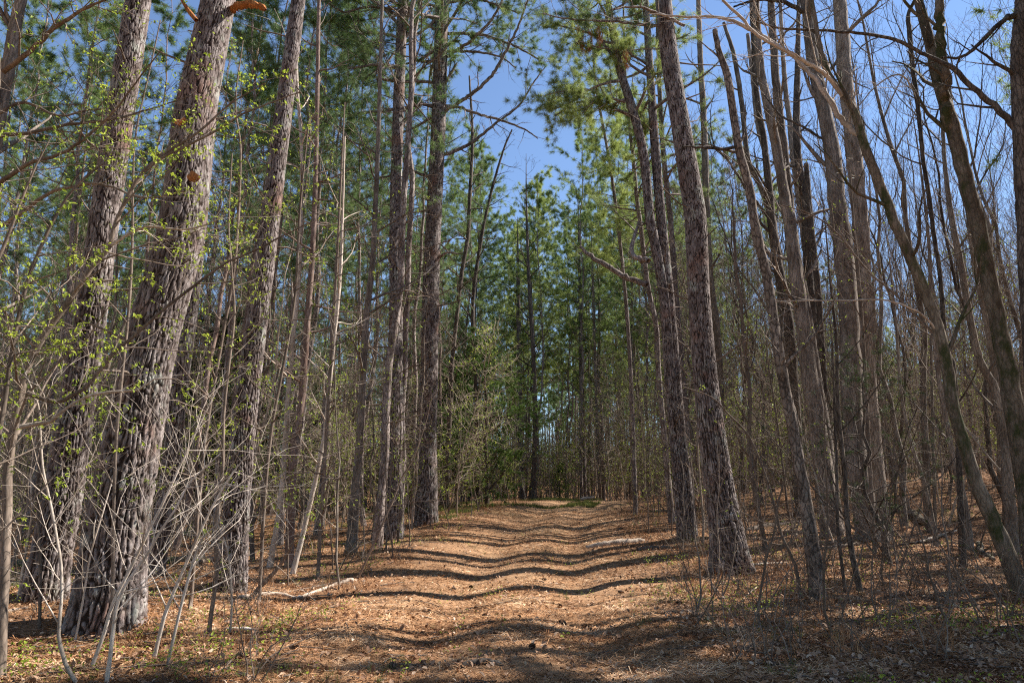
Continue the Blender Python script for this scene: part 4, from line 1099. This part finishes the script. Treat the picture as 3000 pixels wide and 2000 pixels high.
PROTODESC = {}
LAND = [(150, 10, 'the stout grey pine'), (350, 8.6, 'the thickest pine'), (500, 13, 'the half-hidden pine'), (690, 12, 'the sunlit leaning pine'), (860, 14, 'the reddish young pine'), (1035, 18, 'the tan hardwood'),
        (1150, 20, 'the slimmer paired pine'), (1250, 24, 'the thicker paired pine'), (1400, 40, 'the sunlit cedar'), (1620, 42, 'the track crest'), (1900, 19, 'the curved pine'), (2010, 20, 'the pine cluster'),
        (2140, 14, 'the scaly pine'), (2240, 17, 'the wavy stem'), (2370, 11, 'the snapped-top tree'), (2550, 17.5, 'the twin tulip trees'), (2740, 16, 'the bending stem'), (2830, 16, 'the brown stem'), (2950, 10.7, 'the mossy tree')]
SHORT = True
def where(x, y):
    p = 1500 + FPX * x / y
    q = min(LAND, key=lambda l: abs(l[0] - p))
    d = y - q[1]
    r = 'far behind' if d > 25 else 'well behind' if d > 12 else 'behind' if d > 3 else 'in front of' if d < -1.5 else 'beside'
    if abs(q[0] - p) > 60: r = r.replace('in front of', 'in front').replace('beside', 'close') + (' and left of' if p < q[0] else ' and right of')
    return r + ' ' + q[2]
USED = set(); LABELS = {}
def place(proto, x, y, s, rz, label, cat, group, tilt=(0, 0), w=True):
    """the prototype itself goes to its first spot, later ones are copies sharing its meshes"""
    pn = proto.name
    if proto.name not in USED:
        USED.add(proto.name); o = proto
    else:
        o = proto.copy(); COL.objects.link(o)
        for ch in list(proto.children):
            c = ch.copy(); COL.objects.link(c); c.parent = o
    if group and w and y > 5 and abs(x) < .85 * y + 1:
        label = PROTODESC.get(pn, label) + ' ' + where(x, y)
        LABELS.setdefault(label, []).append((x, y, o))
    o.location = (x, y, hz(x, y)); o.rotation_euler = (tilt[0], tilt[1], rz); o.scale = (s, s, s)
    tag(o, label, cat, group)
    return o

def clear(x, y, d=0.9):
    return all((x - a) ** 2 + (y - b) ** 2 > d * d for a, b in HEROXY)

rs = random.Random(5)
TAKEN = []
def spots(n, y0, y1, x0f, x1f, mind, gap, ypow=1.0, tries=60):
    """spaced random spots: x between x0f*y and x1f*y, off the track by gap"""
    out = []
    for _ in range(n * tries):
        if len(out) >= n: break
        y = y0 + (y1 - y0) * rs.random() ** ypow
        x = y * (x0f + (x1f - x0f) * rs.random())
        if y < 46 and abs(x - float(path_x(y))) < gap: continue
        if not clear(x, y, 0.7): continue
        if any((x - a) ** 2 + (y - b) ** 2 < (mind * (0.6 + y / 60)) ** 2 for a, b in TAKEN): continue
        TAKEN.append((x, y)); out.append((x, y))
    return out

def px_of(x, y):
    return 1500 + FPX * x / (y * math.cos(PITCH) + 0.0)

# pines of the wood
PP = [proto_pine('pine_tree', 24, .50, M_NEEDLE, 301), proto_pine('pine_tree', 22, .42, M_NEEDLEB, 302, r0=.095), proto_pine('pine_tree', 25, .58, M_NEEDLE, 303, r0=.12, dead=34),
      proto_pine('pine_tree', 20, .38, M_NEEDLEB, 304, r0=.09), proto_pine('pine_tree', 23, .5, M_NEEDLE, 305, bark=M_REDPINE, r0=.085, L=2.0), proto_pine('pine_tree', 21, .30, M_NEEDLEY, 306, r0=.09, L=2.2),
      proto_pine('pine_tree', 22, .33, M_NEEDLEC, 307, r0=.09, nb=54, L=2.7, nk=17, tuftw=.017, dead=14), proto_pine('pine_tree', 20, .30, M_NEEDLEY, 308, r0=.085, nb=46, L=2.4, nk=17, tuftw=.017, dead=14)]
for p_, d_ in zip(PP, ('tall dark-trunked pine', 'slim long-crowned pine', 'tall dead-branched pine', 'shorter low-crowned pine', 'narrow reddish-barked pine', 'yellow-green pine', 'full bushy green pine', 'bushy yellow-green pine')): PROTODESC[p_.name] = d_
print('tris pine', sum(len(c.data.polygons) for c in PP[0].children))
left = spots(92, 18, 60, -.80, -.10, 1.6, 3.6, 1.0)
for x, y in left:
    k = rs.choice([0, 1, 2, 3, 4, 4])
    place(PP[k], x, y, rs.uniform(.8, 1.08), rs.uniform(0, 6.28), 'narrow pine in the dense stand left of the track', 'pine tree', 'pines in the stand on the left')
# centre backdrop: crowns must leave the gap of sky open
cen = spots(46, 46, 84, -.16, .30, 2.1, 3.0, .9)
for x, y in cen:
    px = px_of(x, y)
    cap = .58 if 1400 < px < 1700 else (.68 if 1240 < px <= 1400 else .8)
    if 1600 < px < 1690: cap = .50
    Hm = (cap * y + 1.3 - hz(x, y)) * rs.uniform(.86, 1.0)
    k = rs.choice([6, 7, 6, 7, 3, 1, 6]); H0 = (24, 22, 25, 20, 23, 21, 22, 20)[k]
    place(PP[k], x, y, min(1.4, Hm / H0), rs.uniform(0, 6.28), 'pine closing the view beyond the end of the track', 'pine tree', 'pines beyond the end of the track')
rp = [(13.0, 35.0), (15.5, 38.0), (12.2, 43.5), (9.6, 46.5)] + spots(8, 47, 60, .13, .28, 1.8, 4.0)
for x, y in rp:
    place(PP[rs.choice([7, 6, 7, 5])], x, y, rs.uniform(1.1, 1.4) if y > 40 else .9, rs.uniform(0, 6.28), 'yellow-green pine right of the track behind the close cluster', 'pine tree', 'pines right of the track')
rb = spots(52, 48, 90, .28, .85, 2.4, 3)
for x, y in rb:
    place(PP[rs.choice([1, 3, 5, 6, 7])], x, y, rs.uniform(.5, .75), rs.uniform(0, 6.28), 'low pine far back behind the bare trees on the right', 'pine tree', 'pines far back on the right')
fl = spots(46, 60, 100, -.85, -.1, 2.4, 3)
for x, y in fl:
    place(PP[rs.choice([0, 1, 2, 3])], x, y, rs.uniform(.9, 1.2), rs.uniform(0, 6.28), 'pine deep in the stand on the left', 'pine tree', 'pines deep in the stand on the left')
for k, (x, y, H) in enumerate(SH):
    p_ = PP[(3, 6, 7, 6)[k % 4]]; H0 = (20, 22, 20, 22)[k % 4]
    place(p_, x, y, H / H0, k * 1.3, 'pine just outside the view at the right that shades the foreground', 'pine tree', 'pines outside the view at the right')

for k, (x, y) in enumerate(SR):
    place(PP[(6, 7, 6, 1)[k % 4]], x, y, rs.uniform(.74, .95) if x < 9 else rs.uniform(.7, .82), k * 1.7, 'pine standing outside the view around the camera', 'pine tree', 'pines outside the view around the camera')
# bare hardwoods of the right side
HH = [proto_hard('bare_hardwood', 20, 401, r0=.09), proto_hard('bare_hardwood', 17, 402, r0=.07), proto_hard('bare_hardwood', 22, 403, r0=.10, up=.2), proto_hard('bare_hardwood', 15, 404, r0=.055, nb=20, L=3.0),
      proto_hard('bare_hardwood', 18, 405, bark=M_DARK, r0=.075, up=.1)]
for p_, d_ in zip(HH, ('steep-limbed grey hardwood', 'slim bare hardwood', 'tall upright-twigged hardwood', 'fine-twigged bare hardwood', 'dark-barked bare hardwood')): PROTODESC[p_.name] = d_
for x, y in spots(14, 19, 30, .5, .86, 1.5, 4.6) + spots(76, 28, 50, .2, .86, 1.2, 4.6):
    place(rs.choice(HH), x, y, rs.uniform(.75, 1.15), rs.uniform(0, 6.28), 'bare hardwood with upright twigs among the trees right of the track', 'tree', 'bare hardwoods on the right')
for x, y in spots(110, 50, 100, .2, .86, 1.5, 3.0):
    place(rs.choice(HH), x, y, rs.uniform(1.0, 1.45), rs.uniform(0, 6.28), 'bare hardwood with a hazy crown of twigs far back on the right', 'tree', 'bare hardwoods far back on the right')
LOW = [proto_hard('low_branched_tree', 13, 411, r0=.055, nb=24, L=2.8, z0=.1, rmin=.008, up=.1), proto_hard('low_branched_tree', 10, 412, r0=.045, nb=20, L=2.4, z0=.12, rmin=.008, up=.06, bud=1)]
for p_, d_ in zip(LOW, ('low-branched bare tree', 'low-branched budding tree')): PROTODESC[p_.name] = d_
for x, y in spots(70, 25, 58, .24, .86, 1.0, 5) + spots(34, 22, 56, -.8, -.14, 1.0, 5):
    place(rs.choice(LOW), x, y, rs.uniform(.75, 1.2), rs.uniform(0, 6.28), 'low-branched tree', 'tree', 'low-branched trees in the understorey')
for x, y in spots(26, 17, 48, -.8, -.1, 1.4, 4.0):
    place(rs.choice(HH[:4]), x, y, rs.uniform(.5, .8), rs.uniform(0, 6.28), 'bare hardwood mixed among the pines on the left', 'tree', 'bare hardwoods on the left')

# saplings
SS = [proto_sap('bare_sapling', 6, 501, bark=M_GREY), proto_sap('bare_sapling', 7.5, 502, r0=.03, lean=.2, bark=M_LITBRUSH), proto_sap('bare_sapling', 5, 503, nb=18, third=2), proto_sap('bare_sapling', 8, 504, r0=.034, nb=20, L=1.3, third=2, bark=M_LITBRUSH),
      proto_sap('bare_sapling', 4, 505, bark=M_TWIGDK, lean=.25), proto_sap('young_tree', 9, 506, r0=.04, nb=30, L=1.5, third=3, rmin=.006)]
SL = [proto_sap('leafing_sapling', 5, 511, bud=3, third=0), proto_sap('leafing_sapling', 3.5, 512, bud=4, r0=.015, lean=.2), proto_sap('leafing_sapling', 7, 513, bud=3, nb=20, L=1.2, r0=.028), proto_sap('leafing_sapling', 2.4, 514, bud=4, r0=.012, nb=10, L=.7)]
for p_, d_ in zip(SS, ('grey bare sapling', 'brown bare sapling', 'short twiggy sapling', 'tall twiggy sapling', 'dark leaning sapling', 'densely twigged young tree')): PROTODESC[p_.name] = d_
for p_, d_ in zip(SL, ('thin leafing sapling', 'small leaning leafy sapling', 'tall leafing sapling', 'low leafy sapling')): PROTODESC[p_.name] = d_
for x, y in spots(140, 11, 48, -.8, -.04, .5, 2.9, .8):
    place(rs.choice(SS), x, y, rs.uniform(.6, 1.15), rs.uniform(0, 6.28), 'bare sapling in the thicket left of the track', 'sapling', 'bare saplings on the left')
for x, y in spots(120, 16, 48, .1, .82, .5, 3.0, .8):
    place(rs.choice(SS), x, y, rs.uniform(.6, 1.1), rs.uniform(0, 6.28), 'bare sapling in the thicket right of the track', 'sapling', 'bare saplings on the right')
for x, y in spots(70, 12, 48, -.8, -.04, .55, 2.6, .8):
    place(rs.choice(SL), x, y, rs.uniform(.6, 1.1), rs.uniform(0, 6.28), 'sapling with fresh yellow-green leaves left of the track', 'sapling', 'leafing saplings on the left')
for x, y in spots(50, 17, 50, .1, .82, .55, 2.6, .8):
    place(rs.choice(SL), x, y, rs.uniform(.5, .9), rs.uniform(0, 6.28), 'sapling with fresh yellow-green leaves right of the track', 'sapling', 'leafing saplings on the right')
for x, y in spots(70, 42.5, 54, -.4, .5, .45, 0, 1.2):
    place(rs.choice(SL + SS[:4]), x, y, rs.uniform(.8, 1.5), rs.uniform(0, 6.28), 'twiggy sapling in the thicket that closes the end of the track', 'sapling', 'saplings closing the end of the track')
FT = [proto_sap('young_tree', 8, 541, r0=.035, nb=26, L=1.7, third=3, rmin=.010, bud=3, leaf=.10, bark=M_LITBRUSH), proto_sap('young_tree', 6, 542, r0=.03, nb=22, L=1.4, third=3, rmin=.010, bud=4, leaf=.11, bark=M_LITBRUSH),
      proto_sap('young_tree', 9, 543, r0=.04, nb=28, L=1.8, third=3, rmin=.011, bark=M_LITBRUSH), proto_sap('young_tree', 4.5, 544, r0=.025, nb=20, L=1.3, third=3, rmin=.009, bud=5, leaf=.11, bark=M_LITBRUSH)]
for p_, d_ in zip(FT, ('wide leafing young tree', 'bushy leafing young tree', 'wide bare young tree', 'low bushy young tree')): PROTODESC[p_.name] = d_
for x, y in spots(26, 41.5, 46, -.2, .36, .5, 0, 1) + spots(110, 44, 62, -.45, .55, .7, 0, 1.1):
    place(rs.choice(FT), x, y, rs.uniform(.8, 1.2), rs.uniform(0, 6.28), 'young tree in the thicket that closes the end of the track', 'young tree', 'young trees closing the end of the track')
for x, y in spots(90, 22, 46, -.8, -.08, .9, 3.6, 1.0) + spots(70, 24, 48, .32, .84, .9, 4.0, 1.0):
    place(rs.choice(FT), x, y, rs.uniform(.55, .95), rs.uniform(0, 6.28), 'young tree in the thicket beside the track', 'young tree', 'young trees in the thickets beside the track')
for x, y in spots(14, 8, 14, .24, .78, .5, 2.4, 1):
    place(SS[4], x, y, rs.uniform(.5, .9), rs.uniform(0, 6.28), 'dark sapling in the shade right of the track', 'sapling', 'dark saplings at lower right')
for k in range(60):
    y = rs.uniform(16, 41); x = float(path_x(y)) + rs.choice([-1, 1]) * rs.uniform(2.7, 5.0)
    if clear(x, y, .5): place(rs.choice(SL), x, y, rs.uniform(.55, 1.0), rs.uniform(0, 6.28), 'leafing sapling on the verge of the track', 'sapling', 'leafing saplings on the verges')
# shrubs
BR = [proto_shrub('bare_shrub', 1.5, 521, M_TWIGDK, n=4, sb=3), proto_shrub('bare_shrub', 1.9, 522, M_TWIGDK, n=3, sb=4, bud=1, bp=.25), proto_shrub('bare_shrub', 1.1, 523, M_TWIG, n=5, bud=1, bp=.5), proto_shrub('bare_shrub', 1.6, 524, M_TWIG, n=5)]
for p_, d_ in zip(BR, ('dark wiry shrub', 'tall dark wiry shrub', 'small brown leafing shrub', 'brown bare shrub')): PROTODESC[p_.name] = d_
for x, y in spots(52, 6.8, 14, .22, .80, .3, 2.2, 1):
    place(rs.choice(BR[:3]), x, y, rs.uniform(.45, 1.0), rs.uniform(0, 6.28), 'dark wiry shrub with a few small leaves in the shade at lower right', 'shrub', 'dark wiry shrubs at lower right')
for x, y in spots(46, 14, 44, .1, .8, .5, 2.6, 1):
    place(rs.choice(BR), x, y, rs.uniform(.6, 1.3), rs.uniform(0, 6.28), 'bare shrub under the trees right of the track', 'shrub', 'bare shrubs on the right')
for x, y in spots(60, 12, 44, -.8, -.08, .5, 2.8, 1):
    place(rs.choice(BR[1:]), x, y, rs.uniform(.4, 1.2), rs.uniform(0, 6.28), 'bare shrub under the pines left of the track', 'shrub', 'bare shrubs on the left')
for x, y in spots(16, 6, 11, -.72, -.34, .3, 1.5, 1):
    place(rs.choice(BR[2:]), x, y, rs.uniform(.3, .6), rs.uniform(0, 6.28), 'small twiggy shrub in the sunny pine straw at lower left', 'shrub', 'small shrubs at lower left')
# cedars
CC = [proto_cedar('red_cedar', 3.6, 531, M_CEDAR, n=34, dens=2, nw=.006, W_=1.9), proto_cedar('red_cedar', 7.5, 532, M_CEDARY, W_=3.0, n=76, dens=5, nw=.024, nl=.16), proto_cedar('red_cedar', 6, 533, M_CEDAR, W_=2.2, n=90, dens=7, nw=.03, nl=.16)]
Yc = 14.0
c_ = at(2590, 1500, Yc); place(CC[0], c_[0], Yc, 1.15, 1.0, 'dark drooping cedar in front of the twin tall tulip trees', 'cedar tree', None)
for (px, Y, s, k, lab) in ((1425, 33, 1.1, 1, 'broad sunlit cedar at the left end of the track'), (1340, 37, 1.25, 2, 'tall dark cedar behind the broad sunlit cedar'), (1190, 34, .9, 2, 'dark cedar glimpsed between the pair of pines'),
                           (600, 26, 1.3, 2, 'dark cedar deep between the left pines'), (1640, 45, .3, 1, 'low cedar bush just past the crest')):
    c_ = at(px, 1450, Y); place(CC[k], c_[0], Y, s, px * .1, lab, 'cedar tree', None)

# the wood far behind, read as one mass
def far_wood():
    rg = RG(77)
    n = 900
    r = 95 + 75 * rg.random(n); a = (rg.random(n) * 2 - 1) * 0.80
    x = r * np.sin(a); y = r * np.cos(a); z = height(x, y) - .2
    H = (17 + 8 * rg.random(n)); H = np.where((x / y > .25), H * .62, H)
    H = np.where((np.abs(x / y - .02) < .11), np.minimum(H, y * .30), H)
    m = 6; t = np.linspace(0, 1, m)
    P = np.stack([x, y, z], 1)[:, None, :] + t[None, :, None] * H[:, None, None] * np.array([0, 0, 1.])
    P[:, :, :2] += .3 * np.cumsum(rg.normal(size=(n, m, 2)), 1) * .5
    R = (.10 + .07 * rg.random((n, 1))) * np.linspace(1, .15, m)[None]
    mb = MB(); tubes(mb, P, R, 5)
    A, RA, LA = grow(P, R, 9, .1, .55, 1.3, 2.2, 4, .2, .0, .3, rg, rmin=.02)
    tubes(mb, A, RA, 3)
    o = mb.build('distant_wood', M_PINE); tag(o, 'dim mass of distant trunks behind the trees', 'distant trees', kind='stuff')
    A, RA, LA = grow(P, R, 16, .35, 1, 1.2, 3.0, 4, .2, .05, .3, rg, rmin=.02, env=lambda t: 1.2 - .7 * t)
    mn = MB(); c1, t1 = along(A, 6, .2, 1, rg); needles(mn, c1, t1, 8, .7, .12, rg)
    tag(mn.build('distant_foliage', M_NEEDLE, smooth=False), 'green mass of distant pine foliage', 'distant foliage', kind='stuff')
    # undergrowth mass far in the wood
    n = 6500
    y = 54 + 80 * rg.random(n); x = y * (rg.random(n) * 2 - 1) * .85
    Q = np.stack([x, y, height(x, y)], 1)
    pts = [Q]; d = norm(rg.normal(size=(n, 3)) * .25 + np.array([0, 0, 1.]))
    for k in range(5):
        d = norm(d + .15 * rg.normal(size=d.shape)); pts.append(pts[-1] + d * (0.7 + .9 * rg.random((n, 1))))
    P = np.stack(pts, 1); R = np.full((n, 6), .026) * np.linspace(1, .4, 6)
    A, RA, LA = grow(P, R, 7, .1, 1, .9, 1.6, 4, .25, 0, .6, rg, rmin=.016)
    mb = MB(); tubes(mb, P, R, 4); tubes(mb, A, RA, 3)
    tag(mb.build('distant_undergrowth', M_TWIG), 'brown tangle of undergrowth deep in the wood', 'undergrowth', kind='stuff')
    mn = MB(); c1, t1 = along(A[::2], 2, .3, 1, rg); leaves(mn, c1, t1, .17, .11, rg)
    tag(mn.build('distant_leaves', M_BUD, smooth=False), 'yellow-green haze of young leaves deep in the wood', 'undergrowth leaves', kind='stuff')
far_wood()

# ------------------------------------------------------------------ logs, sticks, cones
def log(name, pts, label, cat, mt, Y=None, sides=14, fine=True, lift=0.4, group=None):
    """(px, py, width px) points on the ground; follows the terrain"""
    P = []; R = []
    for px, py, w in pts:
        Yg = ground_hit(px, py) or 40
        p = at(px, py, Yg); r = w * .5 / FPX * depth_of(px, py, Yg)
        P.append([p[0], p[1], p[2] + r * lift]); R.append(r)
    P, R = spline(np.array(P), np.array(R), .06)
    base = P[0].copy(); base[2] = hz(base[0], base[1])
    mb = MB()
    rg = RG(int(pts[0][0]) + 100)
    P = P + .12 * R[:, None] * rg.normal(size=P.shape); R = R * (1 + .08 * rg.normal(size=len(R)))
    Pe = np.vstack([P[0], P, P[-1]]); Re = np.concatenate([[R[0] * .05], R, [R[-1] * .05]])
    tubes(mb, Pe, Re, sides)
    o = mb.build(name, mt, None, base); o.location = base
    tag(o, label, cat, group)
    return o
log('fallen_log', [(1718,1606,12),(1760,1598,17),(1810,1594,19),(1850,1590,18),(1886,1586,14)], 'pale fallen log lying across the right side of the track', 'log', M_LOG)
log('fallen_log', [(1870,1612,12),(1910,1608,14),(1960,1606,12)], 'shorter brown log right behind the pale log beside the track', 'log', M_TWIG)
log('fallen_branch', [(697,1752,12),(740,1748,14),(790,1742,14),(830,1746,13),(870,1754,12),(905,1742,11),(960,1722,10),(1010,1706,13),(1035,1702,16)], 'crooked fallen branch in the sun left of the track', 'fallen branch', M_LOG, fine=False)
log('fallen_branch', [(700,1754,7),(790,1742,6),(880,1728,6),(960,1712,6),(1020,1700,4)], 'thin dark stick lying along the crooked fallen branch', 'stick', M_TWIGDK)
log('bark_slab', [(661,1843,8),(690,1846,14),(725,1845,14),(759,1852,6)], 'flat white piece of rotten wood on the straw at lower left', 'wood piece', M_PALE)
log('fallen_log', [(185,1672,8),(215,1668,13),(243,1664,10)], 'short pale log between the two stoutest pines', 'log', M_LOG)
log('fallen_log', [(-20,1798,12),(30,1792,13),(80,1782,10)], 'brown stick at the left edge beside the stout grey pine', 'stick', M_LOG)
log('fallen_log', [(-20,1705,9),(30,1700,10),(75,1690,8)], 'pale stick behind the foot of the stout grey pine', 'stick', M_LOG)
log('bark_slab', [(1354,1957,14),(1380,1950,26),(1420,1946,28),(1460,1948,20),(1475,1950,8)], 'charred dark chunk of wood in the shade at the bottom of the track', 'wood chunk', M_DARK)
log('fallen_log', [(2645,1600,7),(2700,1586,8),(2760,1568,9),(2815,1552,7)], 'white stick lying on the slope right of the twin tulip trees', 'stick', M_PALE)
log('fallen_log', [(2600,1480,16),(2640,1498,24),(2680,1515,24),(2730,1545,18)], 'mossy rotting log on the slope at the right', 'log', M_MOSSY)
log('fallen_log', [(2172,1560,12),(2230,1545,14),(2290,1538,12),(2348,1530,10)], 'dull brown log crossing behind the thick scaly pine', 'log', M_TWIG)
log('fallen_log', [(2205,1655,6),(2250,1652,8),(2305,1650,7)], 'thin bleached stick right of the foot of the thick scaly pine', 'stick', M_PALE)
log('fallen_log', [(560,1540,10),(620,1536,12),(680,1534,8)], 'dark fallen trunk in the far stand between the left pines', 'log', M_TWIGDK)
log('fallen_log', [(1050,1525,8),(1100,1512,10),(1130,1506,10)], 'dark fallen limb behind the slimmer of the pair of pines', 'log', M_TWIGDK)
for k, (pts, lab) in enumerate([([(2120,1885,3),(2180,1850,4),(2186,1800,4),(2176,1760,4),(2230,1715,4),(2300,1705,4)], 'wavy bare grey stick in the shade right of the track'),
     ([(2150,1925,4),(2195,1893,4),(2190,1850,3)], 'short forked grey stick in the shade right of the track'), ([(2210,1888,4),(2260,1878,5),(2320,1862,4)], 'grey curved stick left of the wiry shrubs'),
     ([(2740,1880,4),(2745,1830,5),(2765,1790,4)], 'grey stick in the dark corner at lower right'), ([(1880,1925,4),(1930,1880,5),(1990,1850,4)], 'thin forked stick in the shaded part of the track')]):
    log('fallen_stick', pts, lab, 'stick', M_LOG, sides=6, lift=1.0)
# deadfall lying about the wood, each a thing
def proto_log(L_, r, seed, mt):
    rg = RG(seed); m = 16
    d = np.array([1., 0, 0]); p = np.zeros(3); pts = [p]
    for k in range(m - 1):
        d = norm(d + .08 * rg.normal(size=3) * np.array([1, 1, .25])); p = p + d * L_ / m; pts.append(p)
    P = np.array(pts); P[:, 2] = r * .55
    R = r * np.linspace(1, .5, m) * (1 + .08 * rg.normal(size=m))
    root = thing('deadfall_log', None, None)
    mb = MB(); tubes(mb, np.vstack([P[0], P, P[-1]]), np.concatenate([[.01], R, [.01]]), 10); mb.build('stem', mt, root)
    A, RA, LA = grow(P[None], R[None], 4, .4, 1, .9, .7, 5, .2, .08, .35, rg)
    for i in range(4):
        mb = MB(); tubes(mb, A[i:i+1], RA[i:i+1], 5); mb.build('branch', mt, root)
    return root
DL = [proto_log(3.0, .065, 701, M_TWIG), proto_log(2.0, .04, 702, M_TWIG), proto_log(3.6, .09, 703, M_MOSSY), proto_log(1.4, .03, 704, M_LITBRUSH)]
for p_, d_ in zip(DL, ('weathered fallen log', 'thin brown fallen branch', 'mossy fallen log', 'short grey fallen branch')): PROTODESC[p_.name] = d_
for x, y in spots(18, 14, 40, -.75, -.12, 1.0, 4.8) + spots(20, 16, 40, .14, .8, 1.0, 5.0):
    rz = rs.uniform(0, 6.28)
    o = place(rs.choice(DL), x, y, rs.uniform(.7, 1.2), rz, 'fallen log', 'fallen log', 'fallen logs and branches in the wood')
    dz = (hz(x + 1.5 * math.cos(rz), y + 1.5 * math.sin(rz)) - hz(x, y)) / 1.5
    o.rotation_euler = (0, -math.atan(dz), rz); o.location.z += .01
for x, y in spots(16, 15, 40, -.75, .8, 1.0, 4.5):
    a = rs.choice([-1, 1])
    place(rs.choice((SS[3], SS[1])), x, y, rs.uniform(.8, 1.1), rs.uniform(0, 6.28), 'leaning dead sapling', 'sapling', 'leaning saplings', tilt=(0, a * rs.uniform(.45, .9)))
for k in range(26):
    y = rs.uniform(9, 30); x = float(path_x(y)) + rs.choice([-1, 1]) * rs.uniform(2.7, 4.6)
    if clear(x, y, .5): place(rs.choice(BR[1:]), x, y, rs.uniform(.35, .8), rs.uniform(0, 6.28), 'twiggy shrub on the verge', 'shrub', 'twiggy shrubs on the verges')
# raised dead limb and arched twigs at the lower left
stem([(732,1757,12),(760,1720,12),(800,1680,11),(830,1640,9),(861,1586,6)], 'dark dead limb propped up from the crooked fallen branch', M_TWIGDK, seed=601, n=5, L=.3, z0=.2, zt=1.0, kind='dead_limb', cat='dead limb')
0 and stem([(1606,1462,12),(1608,1440,11),(1612,1422,8)], 'pale snag stub standing at the crest of the track', M_LOG, Y=40, seed=602, n=0, kind='snag', cat='snag')
log('fallen_log', [(1700,1463,7),(1722,1460,9),(1742,1457,7)], 'pale log at the crest of the track', 'log', M_PALE)

def cone_mesh():
    mb = MB(); n = 70
    i = np.arange(n); t = (i + .5) / n; a = i * 2.39996
    r = .026 * np.sin(np.pi * (0.12 + 0.85 * t)) ** .8
    out = np.stack([np.cos(a), np.sin(a), np.zeros(n)], 1); zc = (t - .5) * .085
    b = out * (r * .3)[:, None] + np.array([0, 0, 1.]) * zc[:, None]
    tip = out * (r * 1.15)[:, None] + np.array([0, 0, 1.]) * (zc + .010)[:, None]
    s = np.stack([-np.sin(a), np.cos(a), np.zeros(n)], 1) * .008
    v = np.stack([b - s, b + s, tip + s * .8, tip - s * .8], 1)
    mb.add(v, np.arange(n * 4).reshape(-1, 4), np.repeat(np.tile([.2, .8], n)[:n], 4))
    k = 8; z = np.linspace(-.043, .043, k)
    tubes(mb, np.stack([0 * z, 0 * z, z], 1), (.014 * np.sin(np.pi * np.linspace(.08, .95, k)))[None], 8)
    return mb
c0 = cone_mesh().build('pine_cone', M_CONE, smooth=False)
spc = [(1380,1722),(1258,1795),(1330,1728),(1640,1780),(1595,1700),(1820,1738),(1720,1980-140),(1648,1828),(1100,1850),(1420,1806),(1990,1770),(860,1905),(1455,1860),(1240,1948),(1560,1900),(700,1930),(2300,1900),(1950,1930),(980,1800),(1150,1960)]
for k, (px, py) in enumerate(spc):
    Yg = ground_hit(px, py); p = at(px, py, Yg)
    o = c0 if k == 0 else c0.copy()
    if k: COL.objects.link(o)
    o.location = (p[0], p[1], hz(p[0], p[1]) + .022); o.rotation_euler = (1.45, rs.uniform(-.3, .3), rs.uniform(0, 6.28)); o.scale = [rs.uniform(.8, 1.3)] * 3
    sd_ = p[0] - float(path_x(p[1])); zn = 'beyond the left verge' if sd_ < -3 else 'on the left verge' if sd_ < -1.6 else 'in the left rut' if sd_ < -.45 else 'on the central hump' if sd_ < .45 else 'in the right rut' if sd_ < 1.6 else 'on the right verge'
    lab = 'brown pine cone ' + zn + (' near the camera' if p[1] < 8 else ' mid-distance' if p[1] < 11 else ' farther up the track')
    tag(o, lab, 'pine cone', 'pine cones on the straw'); LABELS.setdefault(lab, []).append((p[0], p[1], o))

# dogwood flowers high between the tulip trees
def dogwood():
    Y = 16.0
    h = stem([(2560,1560,12),(2545,1300,11),(2530,1000,9),(2515,800,8),(2500,640,6),(2490,500,4)], 'thin dogwood with white flowers between the twin tulip trees', M_TWIG, Y=Y, seed=610, n=14, L=1.0, z0=3.5, zt=8.5, kind='dogwood', cat='dogwood tree', bud=1)
    rg = RG(611)
    for px, py in [(2490,465),(2515,475),(2460,495),(2455,508),(2500,515),(2520,515),(2615,440),(2575,510),(2218,565),(2195,560),(2497,523),(2480,470),(2440,530)]:
        p = at(px, py, Y - .3)
        mb = MB()
        for q in range(4):
            a = q * math.pi / 2 + .4
            leaves(mb, p[None], np.array([[math.cos(a), math.sin(a) * .6, .25 + .5 * math.sin(a)]]) * 6, .055, .045, rg, hang=0, spread=.05)
        mb.build('flower', M_PETAL, h[0], h[1], smooth=False)
dogwood()

# hanging clusters of dead needles
for k, (px, py, hh) in enumerate([(1706,118,60),(1728,118,55),(1755,100,50),(1830,165,50),(1695,100,40)]):
    rg = RG(620 + k); Yd = R2a[1][1] - .5
    C = np.array([at(px + rg.normal() * 4, py - hh * .5 + q * hh / 8, Yd) for q in range(9)])
    mn = MB(); needles(mn, C, np.tile([0, 0, -1.], (9, 1)), 26, .24, .008, rg, spread=.22, droop=.8)
    mn.build('dead_needles', M_DEADN, R2a[0], R2a[1], smooth=False)
mn = MB(); rg = RG(640)
print('objects', len(bpy.data.objects), 'faces', sum(len(m.polygons) for m in bpy.data.meshes))

# labels that came out alike: order them across the view
ORD = ('first', 'second', 'third', 'fourth', 'fifth', 'sixth', 'seventh', 'eighth', 'ninth', 'tenth', 'eleventh', 'twelfth')
def settle():
    for lab, L in LABELS.items():
        if len(L) == 1: L[0][2]['label'] = lab; continue
        L.sort(key=lambda t: t[0] / t[1])
        n = len(L)
        for i, (x, y, o) in enumerate(L):
            if n <= 3:
                if n == 2: w_ = ('leftmost', 'rightmost')[i]
                else: w_ = ('leftmost', 'middle', 'rightmost')[i]
            else:
                w_ = ORD[min(i, 11)] + ' from left'
            o['label'] = w_ + ' ' + lab
settle()
